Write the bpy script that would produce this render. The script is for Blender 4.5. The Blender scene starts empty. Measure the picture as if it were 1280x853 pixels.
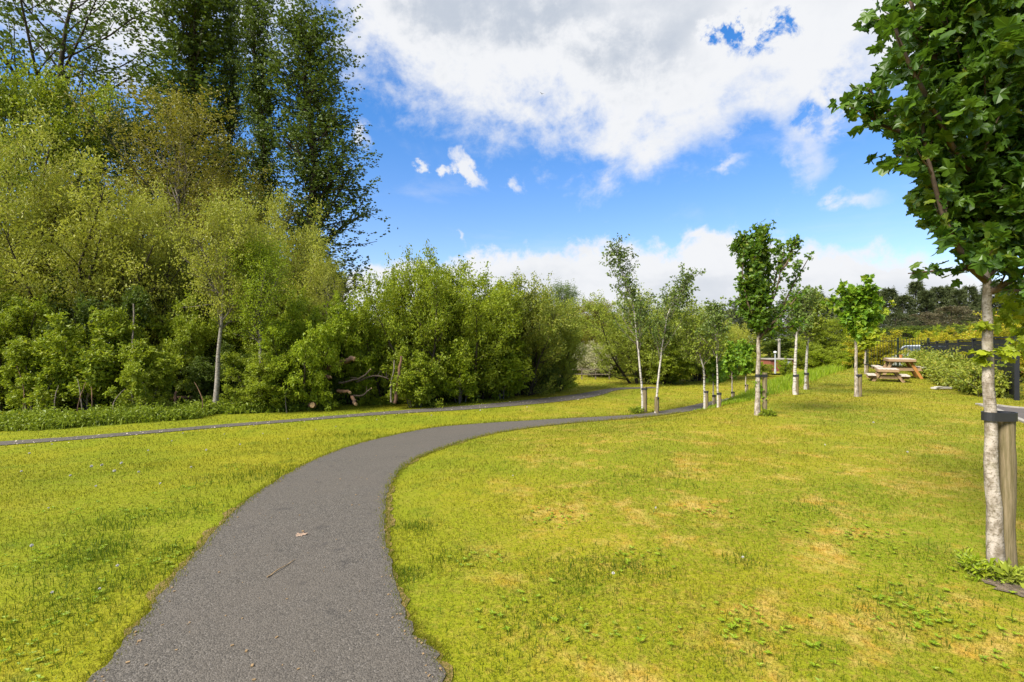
import bpy, math, numpy as np
from mathutils import Vector

S = bpy.context.scene
COL = S.collection
PI = math.pi
F = 640.0            # focal length in photo pixels (18 mm on 36 mm)
CH = 1.6             # camera height

# ------------------------------------------------------------------ terrain
def sst(a, b, x):
    t = np.clip((np.asarray(x, float) - a) / (b - a), 0, 1)
    return t * t * (3 - 2 * t)

LA = np.array([4.2, 11.0]); LD = np.array([13.3, 16.0]); LD = LD / np.linalg.norm(LD)
LN = np.array([LD[1], -LD[0]])
def bank_dist(x, y):
    return (x - LA[0]) * LN[0] + (y - LA[1]) * LN[1]

def T(x, y):
    x = np.asarray(x, float); y = np.asarray(y, float)
    s = 0.8 * y - 0.35 * x
    D = 0.50 * sst(4.5, 11.5, s)
    R = sst(-1.9, 0.5, bank_dist(x, y))
    z = -D * (1 - R) + R * 0.13 * sst(9, 26, y)
    z = z - .25 * sst(28, 30, y) * sst(13.5, 16, x)
    z = z + 0.012 * np.sin(x * 0.9 + 0.5 * y) * np.sin(y * 0.7 - 0.3 * x) * sst(1, 4, y)
    return z

def gnd(px, py):
    """point of the terrain seen at a photo pixel"""
    dx = (px - 640) / F; dz = -(py - 426.5) / F
    ys = np.linspace(1.2, 90, 9000)
    f = CH + dz * ys - T(dx * ys, ys)
    i = np.argmax(f < 0)
    y = ys[i]
    return np.array([dx * y, y, float(T(dx * y, y))])

def at(px, py, Y):
    return np.array([(px - 640) / F * Y, Y, CH - (py - 426.5) / F * Y])

# ------------------------------------------------------------------ materials
def newmat(name):
    m = bpy.data.materials.new(name); m.use_nodes = True
    nt = m.node_tree; nt.nodes.clear()
    return m, nt

class N:
    """small node helper"""
    def __init__(s, nt): s.nt = nt
    def new(s, t, **k):
        n = s.nt.nodes.new(t)
        for a, b in k.items(): setattr(n, a, b)
        return n
    def put(s, sock, v):
        if isinstance(v, bpy.types.NodeSocket): s.nt.links.new(v, sock)
        elif v is not None:
            if sock.type == 'RGBA' and len(v) == 3: v = (*v, 1)
            sock.default_value = v
    def m(s, op, a, b=None, c=None, clamp=False):
        n = s.new('ShaderNodeMath', operation=op, use_clamp=clamp)
        s.put(n.inputs[0], a); s.put(n.inputs[1], b)
        if c is not None: s.put(n.inputs[2], c)
        return n.outputs[0]
    def vm(s, op, a, b=None):
        n = s.new('ShaderNodeVectorMath', operation=op)
        s.put(n.inputs[0], a)
        if b is not None: s.put(n.inputs[1], b)
        return n.outputs[0]
    def mix(s, f, a, b, mode='MIX'):
        n = s.new('ShaderNodeMix', data_type='RGBA', blend_type=mode)
        s.put(n.inputs[0], f); s.put(n.inputs[6], a); s.put(n.inputs[7], b)
        return n.outputs[2]
    def noise(s, vec, scale, detail=3, rough=0.55, dist=0.0, out='Fac'):
        n = s.new('ShaderNodeTexNoise')
        s.put(n.inputs['Vector'], vec); n.inputs['Scale'].default_value = scale
        n.inputs['Detail'].default_value = detail; n.inputs['Roughness'].default_value = rough
        n.inputs['Distortion'].default_value = dist
        return n.outputs[out]
    def mr(s, v, a, b, c=0.0, d=1.0, smooth=True):
        n = s.new('ShaderNodeMapRange', interpolation_type='SMOOTHSTEP' if smooth else 'LINEAR')
        s.put(n.inputs[0], v)
        for i, q in enumerate((a, b, c, d)): s.put(n.inputs[i + 1], q)
        return n.outputs[0]
    def pos(s): return s.new('ShaderNodeNewGeometry').outputs['Position']
    def obj(s): return s.new('ShaderNodeTexCoord').outputs['Object']
    def island(s): return s.new('ShaderNodeNewGeometry').outputs['Random Per Island']
    def bump(s, h, strength, dist):
        n = s.new('ShaderNodeBump'); s.put(n.inputs['Height'], h)
        n.inputs['Strength'].default_value = strength; n.inputs['Distance'].default_value = dist
        return n.outputs[0]
    def bsdf(s, col, rough=0.7, nrm=None, spec=0.3, metal=0.0):
        n = s.new('ShaderNodeBsdfPrincipled')
        s.put(n.inputs['Base Color'], col); s.put(n.inputs['Roughness'], rough)
        n.inputs['Specular IOR Level'].default_value = spec; n.inputs['Metallic'].default_value = metal
        if nrm is not None: s.nt.links.new(nrm, n.inputs['Normal'])
        return n.outputs[0]
    def out(s, sh):
        o = s.new('ShaderNodeOutputMaterial'); s.nt.links.new(sh, o.inputs['Surface'])

def leaf_mat(name, a, b, c=None, cfrac=0.1, trans=0.35, clump=0.6, rough=0.5, spec=0.3, k=1.75):
    a, b = [tuple(q * k for q in v) for v in (a, b)]
    c = None if c is None else tuple(min(q * 1.25, .7) for q in c)
    m, nt = newmat(name); n = N(nt)
    r = n.island()
    col = n.mix(r, a, b)
    if c is not None:
        r2 = n.m('FRACT', n.m('MULTIPLY', r, 37.3))
        col = n.mix(n.mr(r2, 1 - cfrac - 0.02, 1 - cfrac + 0.02), col, c)
    ns = n.noise(n.pos(), clump, 2)
    col = n.mix(n.mr(ns, 0.35, 0.65, 0.0, 0.45), col, b)
    sh = n.bsdf(col, rough, spec=spec)
    t = n.new('ShaderNodeBsdfTranslucent')
    n.put(t.inputs[0], n.mix(0.35, col, (b[0] * 1.2, b[1] * 1.25, b[2]), 'MIX'))
    mx = n.new('ShaderNodeMixShader'); mx.inputs[0].default_value = trans
    nt.links.new(sh, mx.inputs[1]); nt.links.new(t.outputs[0], mx.inputs[2])
    n.out(mx.outputs[0]); return m

def plain(name, col, rough=0.6, var=0.25, scale=8, bump=0.2, bd=0.01, spec=0.3, metal=0.0, stretch=None, col2=None):
    m, nt = newmat(name); n = N(nt)
    v = n.obj()
    if stretch: v = n.vm('MULTIPLY', v, stretch)
    ns = n.noise(v, scale, 5, 0.6)
    c2 = col2 if col2 else tuple(q * (1 - 2 * var) for q in col)
    c = n.mix(n.mr(ns, 0.3, 0.7), c2, col)
    n.out(n.bsdf(c, rough, n.bump(n.noise(v, scale * 3, 4), bump, bd), spec, metal)); return m

def lawn_colour(n):
    p = n.pos()
    sx = n.new('ShaderNodeSeparateXYZ'); n.put(sx.inputs[0], p)
    flat = n.new('ShaderNodeCombineXYZ'); n.put(flat.inputs[0], sx.outputs[0]); n.put(flat.inputs[1], sx.outputs[1])
    q = flat.outputs[0]
    n1 = n.noise(q, 0.33, 3); n2 = n.noise(q, 1.7, 4, 0.6); n3 = n.noise(q, 7.0, 3, 0.6)
    base = n.mix(n.mr(n1, 0.35, 0.65), (0.152, 0.188, 0.006), (0.220, 0.213, 0.008))
    base = n.mix(n.mr(n2, 0.52, 0.72, 0, 0.55), base, (0.080, 0.128, 0.005))
    base = n.mix(n.mr(n3, 0.45, 0.75, 0, 0.4), base, (0.215, 0.205, 0.02))
    base = n.mix(n.mr(n.noise(n.vm('ADD', q, (1.7, 4.4, 0)), 3.6, 5, .7), .57, .70, 0, .65), base, (0.060, 0.112, 0.005))
    # dry worn patches, mostly on the lawn right of the path
    side = n.mr(sx.outputs[0], -1.2, 1.0, 0.0, 1.0)
    near = n.mr(sx.outputs[1], 3.0, 13.0, 1.0, 0.42)
    nd = n.noise(n.vm('ADD', q, (7.3, 2.1, 0)), 1.5, 7, 0.72, 0.2)
    dry = n.mr(nd, 0.47, 0.66, 0, 0.85)
    dry = n.m('MULTIPLY', dry, n.m('MULTIPLY', n.m('ADD', 0.12, n.m('MULTIPLY', side, 0.88)), near))
    dc = n.mix(n.mr(n3, 0.35, 0.65), (0.40, 0.215, 0.032), (0.46, 0.32, 0.09))
    base = n.mix(dry, base, dc)
    th = n.noise(q, 22, 4, .7)                       # thatch showing between the blades
    base = n.mix(n.m('MULTIPLY', n.mr(th, .48, .66, 0, .55), n.m('ADD', .25, n.m('MULTIPLY', side, .75))), base, (0.33, 0.215, 0.05))
    return base, n3, dry

M = {}
def build_materials():
    # lawn ground
    m, nt = newmat('lawn'); n = N(nt)
    c, n3, dry = lawn_colour(n)
    fine = n.noise(n.pos(), 55, 4, 0.7)
    c = n.mix(n.mr(fine, 0.35, 0.7, 0.0, 0.30), c, (0.10, 0.105, 0.008))
    n.out(n.bsdf(c, 0.9, n.bump(n.noise(n.pos(), 30, 4, 0.7), 0.8, 0.02), 0.1)); M['lawn'] = m
    # grass blades
    m, nt = newmat('grass_blade'); n = N(nt)
    c, n3, dry = lawn_colour(n)
    r = n.island()
    c = n.mix(n.mr(r, 0.0, 1.0, 0.0, 0.6, False), c, n.mix(r, (0.10, 0.155, 0.006), (0.29, 0.235, 0.03)))
    at_ = n.new('ShaderNodeAttribute'); at_.attribute_name = 'tint'
    c = n.mix(at_.outputs['Fac'], c, n.mix(r, (0.045, 0.10, 0.006), (0.09, 0.16, 0.008)))
    sh = n.bsdf(c, 0.55, spec=0.2)
    t = n.new('ShaderNodeBsdfTranslucent'); n.put(t.inputs[0], c)
    mx = n.new('ShaderNodeMixShader'); mx.inputs[0].default_value = 0.55
    nt.links.new(sh, mx.inputs[1]); nt.links.new(t.outputs[0], mx.inputs[2])
    n.out(mx.outputs[0]); M['blade'] = m
    # asphalt
    m, nt = newmat('asphalt'); n = N(nt)
    p = n.pos()
    vo = n.new('ShaderNodeTexVoronoi'); n.put(vo.inputs['Vector'], p); vo.inputs['Scale'].default_value = 130
    sep = n.new('ShaderNodeSeparateColor'); n.put(sep.inputs[0], vo.outputs['Color'])
    c = n.mix(n.mr(sep.outputs[0], 0.0, 1.0, smooth=False), (0.038, 0.034, 0.029), (0.118, 0.105, 0.089))
    c = n.mix(n.mr(sep.outputs[1], 0.965, 0.98), c, (0.15, 0.135, 0.12))
    big = n.noise(p, 1.1, 5, 0.6)
    c = n.mix(n.mr(big, 0.35, 0.7, 0, 0.5), c, (0.092, 0.079, 0.066))
    st = n.noise(n.vm('ADD', p, (3, 9, 0)), 3.2, 4, 0.6)
    c = n.mix(n.mr(st, 0.60, 0.72, 0, 0.5), c, (0.036, 0.033, 0.031))
    c = n.mix(n.mr(n.noise(p, 14, 3), 0.68, 0.76, 0, 0.3), c, (0.10, 0.08, 0.06))
    h = n.m('MULTIPLY', vo.outputs['Distance'], -1.0)
    n.out(n.bsdf(c, 0.85, n.bump(h, 0.7, 0.006), 0.25)); M['asphalt'] = m
    M['road'] = plain('road_asphalt', (0.10, 0.085, 0.075), 0.9, 0.15, 5, 0.3)
    M['concrete'] = plain('concrete', (0.30, 0.275, 0.235), 0.85, 0.15, 12)
    M['soil'] = plain('soil', (0.20, 0.15, 0.10), 0.95, 0.3, 20, 1.0, 0.03)
    M['edgesoil'] = plain('dry_thatch_soil', (0.27, 0.18, 0.06), 0.95, 0.25, 30, 1.0, 0.02, col2=(.10, .085, .02))
    # bark
    m, nt = newmat('sycamore_bark'); n = N(nt)
    v = n.obj(); a = n.noise(n.vm('MULTIPLY', v, (1, 1, .6)), 14, 5, 0.65); b = n.noise(v, 50, 4, 0.7)
    c = n.mix(n.mr(a, 0.35, 0.62), (0.17, 0.135, 0.095), (0.40, 0.345, 0.285))
    c = n.mix(n.mr(b, 0.50, 0.62, 0, 0.75), c, (0.12, 0.095, 0.055))
    c = n.mix(n.mr(n.noise(v, 5, 4), 0.55, 0.7, 0, 0.5), c, (0.15, 0.14, 0.05))
    wv = n.noise(n.vm('MULTIPLY', v, (.4, .4, 6)), 5, 4, .7)
    c = n.mix(n.mr(wv, 0.60, 0.70, 0, 0.55), c, (0.09, 0.065, 0.045))
    n.out(n.bsdf(c, 0.85, n.bump(n.m('ADD', b, wv), 0.6, 0.01), 0.2)); M['sycbark'] = m
    m, nt = newmat('birch_bark'); n = N(nt)
    v = n.obj(); a = n.noise(n.vm('MULTIPLY', v, (3, 3, 14)), 3, 4, 0.6)
    c = n.mix(n.mr(a, 0.53, 0.63), (0.42, 0.385, 0.335), (0.09, 0.07, 0.055))
    n.out(n.bsdf(c, 0.7, n.bump(a, 0.3, 0.005), 0.3)); M['birchbark'] = m
    M['greybark'] = plain('grey_bark', (0.20, 0.165, 0.125), 0.9, 0.3, 6, 0.8, 0.03, stretch=(3, 3, .5))
    M['limbbark'] = plain('limb_bark', (0.135, 0.090, 0.058), 0.85, 0.25, 8, 0.5, 0.01)
    M['palebark'] = plain('pale_bark', (0.30, 0.27, 0.225), 0.85, 0.3, 5, 0.6, 0.02, stretch=(2, 2, 2.5), col2=(.12, .10, .075))
    M['darkbark'] = plain('dark_bark', (0.070, 0.052, 0.036), 0.95, 0.3, 6, 0.8, 0.03, stretch=(3, 3, .5))
    M['redbark'] = plain('red_bark', (0.16, 0.085, 0.045), 0.9, 0.3, 5, 0.8, 0.03, col2=(.06, .038, .025))
    M['cutwood'] = plain('cut_wood', (0.42, 0.27, 0.13), 0.8, 0.15, 12)
    M['stake'] = plain('weathered_stake', (0.215, 0.165, 0.095), 0.85, 0.22, 9, 0.6, 0.01, stretch=(6, 6, .35), col2=(.105, .085, .035))
    M['rubber'] = plain('black_rubber', (0.018, 0.018, 0.02), 0.5, 0.1, 10, 0.1, spec=.5)
    M['tabletop'] = plain('weathered_tabletop', (0.46, 0.40, 0.34), 0.85, 0.1, 10, 0.3, stretch=(1, 8, 8))
    M['tablewood'] = plain('table_timber', (0.30, 0.195, 0.105), 0.8, 0.15, 10, 0.3, stretch=(1, 8, 8))
    M['orangewood'] = plain('orange_timber', (0.36, 0.16, 0.035), 0.75, 0.12, 10, 0.3)
    M['blackfence'] = plain('black_fence_paint', (0.012, 0.013, 0.016), 0.55, 0.15, 4, 0.2)
    M['greenmetal'] = plain('dark_green_metal', (0.022, 0.03, 0.016), 0.5, 0.1, 4, 0.1)
    M['plank'] = plain('bleached_plank', (0.48, 0.45, 0.42), 0.85, 0.15, 7, 0.3)
    M['brick'] = plain('red_brick', (0.24, 0.075, 0.045), 0.9, 0.15, 14)
    M['white'] = plain('white_trim', (0.62, 0.62, 0.6), 0.6, 0.05, 8)
    M['greymetal'] = plain('grey_metal', (0.30, 0.32, 0.34), 0.5, 0.05, 4, 0.05)
    M['render'] = plain('cream_render', (0.52, 0.40, 0.30), 0.9, 0.08, 3)
    M['slate'] = plain('slate_roof', (0.10, 0.10, 0.11), 0.8, 0.15, 8)
    M['glass'] = plain('dark_glass', (0.03, 0.04, 0.05), 0.08, 0.05, 2, 0.0, spec=.8)
    M['carpaint'] = plain('pale_car_paint', (0.50, 0.54, 0.60), 0.25, 0.02, 2, 0.0, spec=.6)
    M['tyre'] = plain('tyre', (0.02, 0.02, 0.02), 0.9, 0.1, 8)
    M['lamp'] = plain('headlamp', (0.7, 0.7, 0.7), 0.15, 0.02, 4, 0.0, spec=.8)
    M['feather'] = plain('dark_feather', (0.02, 0.025, 0.035), 0.7, 0.1, 20)
    M['seed'] = plain('seed_fluff', (0.55, 0.53, 0.50), 0.95, 0.05, 30)
    M['stemgreen'] = plain('flower_stem', (0.16, 0.17, 0.03), 0.8, 0.1, 10)
    M['petal'] = plain('pale_petal', (0.50, 0.42, 0.36), 0.9, 0.1, 30)
    M['dryleaf'] = plain('dry_leaf', (0.30, 0.21, 0.15), 0.8, 0.2, 40)
    M['twig'] = plain('dry_twig', (0.30, 0.20, 0.10), 0.85, 0.2, 30)
    # foliage                      dark                 light               accent
    M['L_syc'] = leaf_mat('sycamore_leaf', (0.017, 0.047, 0.004), (0.054, 0.098, 0.007), (0.14, 0.17, 0.012), 0.10, 0.42, 1.5, 0.42, 0.4)
    M['L_syc2'] = leaf_mat('sycamore_fresh_leaf', (0.026, 0.062, 0.005), (0.074, 0.124, 0.008), (0.15, 0.18, 0.012), 0.12, 0.42, 1.5, 0.42, 0.4)
    M['L_sycyel'] = leaf_mat('sycamore_young_leaf', (0.11, 0.16, 0.008), (0.19, 0.22, 0.010), (0.27, 0.25, 0.02), 0.15, 0.4, 1.5)
    M['L_maple'] = leaf_mat('maple_leaf', (0.045, 0.10, 0.006), (0.11, 0.18, 0.008), (0.17, 0.22, 0.01), 0.15, 0.38, 1.5)
    M['L_birch'] = leaf_mat('birch_leaf', (0.042, 0.070, 0.012), (0.085, 0.115, 0.020), (0.13, 0.15, 0.04), 0.1, 0.34, 2.0)
    M['L_birchy'] = leaf_mat('birch_low_leaf', (0.085, 0.125, 0.012), (0.15, 0.175, 0.018), (0.19, 0.20, 0.04), 0.1, 0.38, 2.0)
    M['L_poplar'] = leaf_mat('poplar_leaf', (0.026, 0.044, 0.007), (0.064, 0.090, 0.010), (0.070, 0.085, 0.012), 0.10, 0.28, 0.5, 0.45, 0.35)
    M['L_willow'] = leaf_mat('willow_leaf', (0.105, 0.128, 0.011), (0.225, 0.226, 0.026), (0.27, 0.25, 0.06), 0.12, 0.38, 0.5)
    M['L_green'] = leaf_mat('green_leaf', (0.072, 0.108, 0.006), (0.160, 0.188, 0.010), (0.19, 0.20, 0.012), 0.12, 0.38, 0.7)
    M['L_bright'] = leaf_mat('bright_leaf', (0.090, 0.138, 0.006), (0.175, 0.212, 0.009), (0.22, 0.24, 0.015), 0.12, 0.42, 0.8)
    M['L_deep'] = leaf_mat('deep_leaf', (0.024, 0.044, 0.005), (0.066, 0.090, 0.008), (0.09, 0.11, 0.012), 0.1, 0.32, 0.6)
    M['L_olive'] = leaf_mat('olive_leaf', (0.070, 0.074, 0.007), (0.140, 0.125, 0.012), (0.18, 0.15, 0.02), 0.15, 0.35, 0.5)
    M['L_sage'] = leaf_mat('sage_leaf', (0.095, 0.128, 0.012), (0.185, 0.208, 0.022), (0.20, 0.21, 0.05), 0.1, 0.36, 0.5)
    M['L_blossom'] = leaf_mat('blossom_leaf', (0.09, 0.11, 0.02), (0.17, 0.18, 0.05), (0.55, 0.50, 0.38), 0.55, 0.3, 0.9)
    M['L_pine'] = leaf_mat('pine_needle', (0.020, 0.034, 0.012), (0.060, 0.072, 0.022), (0.075, 0.075, 0.03), 0.12, 0.15, 0.25)
    M['L_pinebrown'] = leaf_mat('brownish_pine_needle', (0.05, 0.045, 0.022), (0.105, 0.088, 0.045), (0.09, 0.08, 0.03), 0.12, 0.15, 0.25)
    M['L_hedge'] = leaf_mat('hedge_leaf', (0.055, 0.085, 0.008), (0.155, 0.170, 0.018), (0.24, 0.22, 0.03), 0.15, 0.35, 1.4)
    M['L_gold'] = leaf_mat('golden_hedge_leaf', (0.15, 0.165, 0.008), (0.26, 0.235, 0.012), (0.32, 0.16, 0.03), 0.12, 0.4, 0.8)
    M['L_long'] = leaf_mat('long_grass', (0.070, 0.12, 0.006), (0.155, 0.205, 0.008), (0.22, 0.23, 0.03), 0.1, 0.4, 1.2)
    M['L_nettle'] = leaf_mat('nettle_leaf', (0.060, 0.092, 0.006), (0.135, 0.165, 0.010), (0.16, 0.20, 0.015), 0.1, 0.36, 1.0)
build_materials()

# ------------------------------------------------------------------ mesh building
class MB:
    def __init__(s): s.v = []; s.f = []; s.n = 0; s.k = []; s.mi = []
    def polys(s, A, mi=0):
        """A (N,k,3): N separate polygons"""
        A = np.asarray(A, float)
        if len(A) == 0: return
        n, k, _ = A.shape
        s.v.append(A.reshape(-1, 3)); s.f.append((s.n + np.arange(n * k)).astype(np.int32)); s.k.append(np.full(n, k, np.int32)); s.n += n * k
        s.mi.append(np.full(n, mi, np.int32))
    def raw(s, V, Fc, mi=0):
        V = np.asarray(V, float); Fc = np.asarray(Fc, np.int32)
        s.v.append(V.reshape(-1, 3)); s.f.append((Fc + s.n).ravel()); s.k.append(np.full(len(Fc), Fc.shape[1], np.int32)); s.n += len(V.reshape(-1, 3))
        s.mi.append(np.full(len(Fc), mi, np.int32))
    def box(s, c, d, rz=0, rx=0, ry=0, mi=0):
        x, y, z = [q / 2 for q in d]
        V = np.array([[-x,-y,-z],[x,-y,-z],[x,y,-z],[-x,y,-z],[-x,-y,z],[x,-y,z],[x,y,z],[-x,y,z]])
        V = V @ rot(rx, ry, rz).T + np.array(c)
        s.raw(V, [[0,3,2,1],[4,5,6,7],[0,1,5,4],[1,2,6,5],[2,3,7,6],[3,0,4,7]], mi)
    def tube(s, P, R, sides=6, mi=0, cap=True, rough=0.0, rng=None):
        s.tubes(np.asarray(P, float)[None], np.asarray(R, float)[None], sides, mi, rough, rng)
        if cap:
            P = np.asarray(P, float)
            for i in (0, -1):
                ring = s.last[:, i] if False else s.lastring[0, i]
                s.polys(ring[None] if i == -1 else ring[None, ::-1], mi)
    def tubes(s, P, R, sides=5, mi=0, rough=0.0, rng=None):
        n, K, _ = P.shape
        if n == 0: return
        t = np.gradient(P, axis=1); t /= np.linalg.norm(t, axis=2, keepdims=True) + 1e-9
        m = t.mean(axis=1, keepdims=True)
        ref = np.where(np.abs(m[..., 2:3]) < 0.8 * np.linalg.norm(m, axis=2, keepdims=True), np.array([0, 0, 1.]), np.array([1., 0, 0]))
        u = np.cross(t, np.broadcast_to(ref, t.shape)); u /= np.linalg.norm(u, axis=2, keepdims=True) + 1e-9
        w = np.cross(t, u)
        a = np.arange(sides) * 2 * PI / sides
        rr = R[..., None] * np.ones(sides)
        if rough and rng is not None: rr = rr * (1 + rough * rng.normal(size=rr.shape))
        ring = P[:, :, None] + rr[..., None] * (np.cos(a)[None, None, :, None] * u[:, :, None] + np.sin(a)[None, None, :, None] * w[:, :, None])
        s.lastring = ring
        idx = np.arange(n * K * sides).reshape(n, K, sides)
        q = np.stack([idx[:, :-1], np.roll(idx, -1, 2)[:, :-1], np.roll(idx, -1, 2)[:, 1:], idx[:, 1:]], -1).reshape(-1, 4)
        s.raw(ring.reshape(-1, 3), q, mi)
    def mesh(s, name, mats, smooth=False, tint=None):
        me = bpy.data.meshes.new(name)
        V = np.concatenate(s.v).astype(np.float32); L = np.concatenate(s.f).astype(np.int32); K = np.concatenate(s.k)
        me.vertices.add(len(V)); me.vertices.foreach_set('co', V.ravel())
        me.loops.add(len(L)); me.loops.foreach_set('vertex_index', L)
        me.polygons.add(len(K)); st = np.zeros(len(K), np.int32); st[1:] = np.cumsum(K)[:-1]
        me.polygons.foreach_set('loop_start', st)
        for q in (mats if isinstance(mats, (list, tuple)) else [mats]): me.materials.append(q)
        me.polygons.foreach_set('material_index', np.concatenate(s.mi))
        me.polygons.foreach_set('use_smooth', np.full(len(K), smooth))
        if tint is not None:
            at_ = me.attributes.new('tint', 'FLOAT', 'POINT'); at_.data.foreach_set('value', np.asarray(tint, np.float32))
        me.update(calc_edges=True); me.validate()
        return me

def rot(rx, ry, rz):
    cx, sx, cy, sy, cz, sz = math.cos(rx), math.sin(rx), math.cos(ry), math.sin(ry), math.cos(rz), math.sin(rz)
    return np.array([[cz,-sz,0],[sz,cz,0],[0,0,1]]) @ np.array([[cy,0,sy],[0,1,0],[-sy,0,cy]]) @ np.array([[1,0,0],[0,cx,-sx],[0,sx,cx]])

def tag(o, label=None, cat=None, group=None, kind=None):
    if label: o['label'] = label
    if cat: o['category'] = cat
    if group: o['group'] = group
    if kind: o['kind'] = kind
    return o
def obj(name, me, parent=None, loc=None, mat=None):
    o = bpy.data.objects.new(name, me); COL.objects.link(o)
    if parent: o.parent = parent
    if loc is not None: o.location = [float(q) for q in loc]
    if mat is not None:
        o.material_slots[0].link = 'OBJECT'; o.material_slots[0].material = mat
    return o
def thing(name, label, cat, loc, rz=0, group=None, scale=None):
    o = bpy.data.objects.new(name, None); COL.objects.link(o); o.empty_display_size = .1
    o.location = [float(q) for q in loc]; o.rotation_euler = (0, 0, rz)
    if scale is not None: o.scale = scale
    return tag(o, label, cat, group)

# ------------------------------------------------------------------ plant growth
def unit(a): return a / (np.linalg.norm(a, axis=-1, keepdims=True) + 1e-9)
def interp(P, R, t):
    n, K, _ = P.shape
    x = np.clip(t, 0, 0.9999) * (K - 1); i = x.astype(int); f = (x - i)[..., None]
    r = np.arange(n)[:, None]
    a = P[r, i]; b = P[r, i + 1]
    return a * (1 - f) + b * f, unit(b - a), R[r, i] * (1 - f[..., 0]) + R[r, i + 1] * f[..., 0]
def spawn(rng, P, R, m, t0, t1, ang, angj, L, Lj, up=0.0, K=5, wob=0.12, rr=0.6, prof=None, rmin=0.003, tp=1.0, lean=None):
    n = len(P)
    t = t0 + (t1 - t0) * ((np.arange(m) + rng.random((n, m))) / m) ** tp
    p, tan, rad = interp(P, R, t)
    ref = np.where(np.abs(tan[..., 2:3]) < 0.9, np.array([0, 0, 1.]), np.array([1., 0, 0]))
    u = unit(np.cross(tan, np.broadcast_to(ref, tan.shape))); w = np.cross(tan, u)
    az = 2.39996 * np.arange(m) + rng.random((n, 1)) * 6.28 + 0.5 * rng.normal(size=(n, m))
    perp = np.cos(az)[..., None] * u + np.sin(az)[..., None] * w
    a = ang + angj * rng.normal(size=(n, m))
    d = np.cos(a)[..., None] * tan + np.sin(a)[..., None] * perp
    ln = L * (prof(t) if prof else 1.0) * np.clip(1 + Lj * rng.normal(size=(n, m)), 0.25, 1.9)
    pts = [p]
    for k in range(K - 1):
        d = unit(d + np.array([0, 0, up]) / (K - 1) + wob * rng.normal(size=d.shape) + (0 if lean is None else np.array(lean) / (K - 1)))
        pts.append(pts[-1] + d * (ln / (K - 1))[..., None])
    Q = np.stack(pts, 2).reshape(n * m, K, 3)
    r0 = np.maximum(np.minimum(rad * rr, ln * 0.03 + 0.002), rmin).reshape(-1)
    return Q, r0[:, None] * np.linspace(1, 0.3, K)

def leaf_frames(rng, P, R, n, t0, jit, along, rnd, droop, upn):
    N_ = len(P)
    t = t0 + (1 - t0) * rng.random((N_, n))
    p, tan, _ = interp(P, R, t)
    p = (p + jit * rng.normal(size=p.shape)).reshape(-1, 3)
    d = unit(along * tan.reshape(-1, 3) + rnd * rng.normal(size=p.shape) + np.array([0, 0, -droop]))
    nn = rng.normal(size=p.shape) + np.array([0, 0, upn])
    nn = unit(nn - d * (nn * d).sum(1, keepdims=True))
    return p, d, nn
def leaf_quads(mb, rng, fr, size, sj, asp, fold=0.25, mi=0):
    p, d, nn = fr
    s = np.cross(d, nn)
    L = size * np.clip(1 + sj * rng.normal(size=(len(p), 1)), .4, 1.8)
    a = p; c = p + d * L - nn * L * 0.12; mid = p + d * L * 0.45
    b = mid + s * L * asp * .5 + nn * L * fold * asp; e = mid - s * L * asp * .5 + nn * L * fold * asp
    V = np.stack([a, b, c, e], 1).reshape(-1, 3)
    i = np.arange(len(p))[:, None] * 4
    mb.raw(V, np.concatenate([i + np.array([[0, 1, 2]]), i + np.array([[0, 2, 3]])]), mi)
PALM = np.array([(0,.0),(.18,-.10),(.40,.00),(.46,.10),(.33,.22),(.52,.40),(.60,.54),(.40,.53),(.26,.58),(.22,.78),(.10,.90),(0,1.0),(-.10,.90),(-.22,.78),(-.26,.58),(-.40,.53),(-.60,.54),(-.52,.40),(-.33,.22),(-.46,.10),(-.40,.00),(-.18,-.10)])
PALM_S = np.array([(0,-.02),(.40,.02),(.30,.22),(.56,.46),(.26,.58),(0,1.0),(-.26,.58),(-.56,.46),(-.30,.22),(-.40,.02)])
def leaf_lobed(mb, rng, fr, size, sj, shape=PALM, cup=0.25, mi=0):
    p, d, nn = fr
    s = np.cross(d, nn); n = len(p); k = len(shape)
    L = (size * np.clip(1 + sj * rng.normal(size=(n, 1)), .45, 1.7))[:, None]
    cu = (cup * (1 + .6 * rng.normal(size=(n, 1))))
    ctr = np.array([[0, .3]]); pts = np.concatenate([ctr, shape])
    x = pts[:, 0][None, :, None]; y = pts[:, 1][None, :, None]
    h = (-cu * pts[:, 0][None] ** 2 * 1.6 - cu * 0.7 * np.clip(pts[:, 1][None] - .3, 0, 2) ** 2)[..., None] + 0.05 * rng.normal(size=(n, k + 1, 1)) * (np.arange(k + 1) > 0)[None, :, None]
    V = p[:, None] + L * (x * s[:, None] + y * d[:, None] + h * nn[:, None])
    i = np.arange(n)[:, None, None] * (k + 1)
    q = np.arange(k); tri = np.stack([np.zeros(k, int), 1 + q, 1 + (q + 1) % k], 1)[None]
    mb.raw(V.reshape(-1, 3), (i + tri).reshape(-1, 3), mi)

def poly(rng, pts, K, wob=0.0):
    pts = np.asarray(pts, float); t = np.linspace(0, len(pts) - 1, K); i = np.minimum(t.astype(int), len(pts) - 2); f = t - i
    # catmull-rom
    g = lambda j: pts[np.clip(j, 0, len(pts) - 1)]
    f = f[:, None]
    P = .5 * ((2 * g(i)) + (-g(i-1) + g(i+1)) * f + (2*g(i-1) - 5*g(i) + 4*g(i+1) - g(i+2)) * f**2 + (-g(i-1) + 3*g(i) - 3*g(i+1) + g(i+2)) * f**3)
    w = wob * rng.normal(size=P.shape); w[0] = 0
    return P + w

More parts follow.
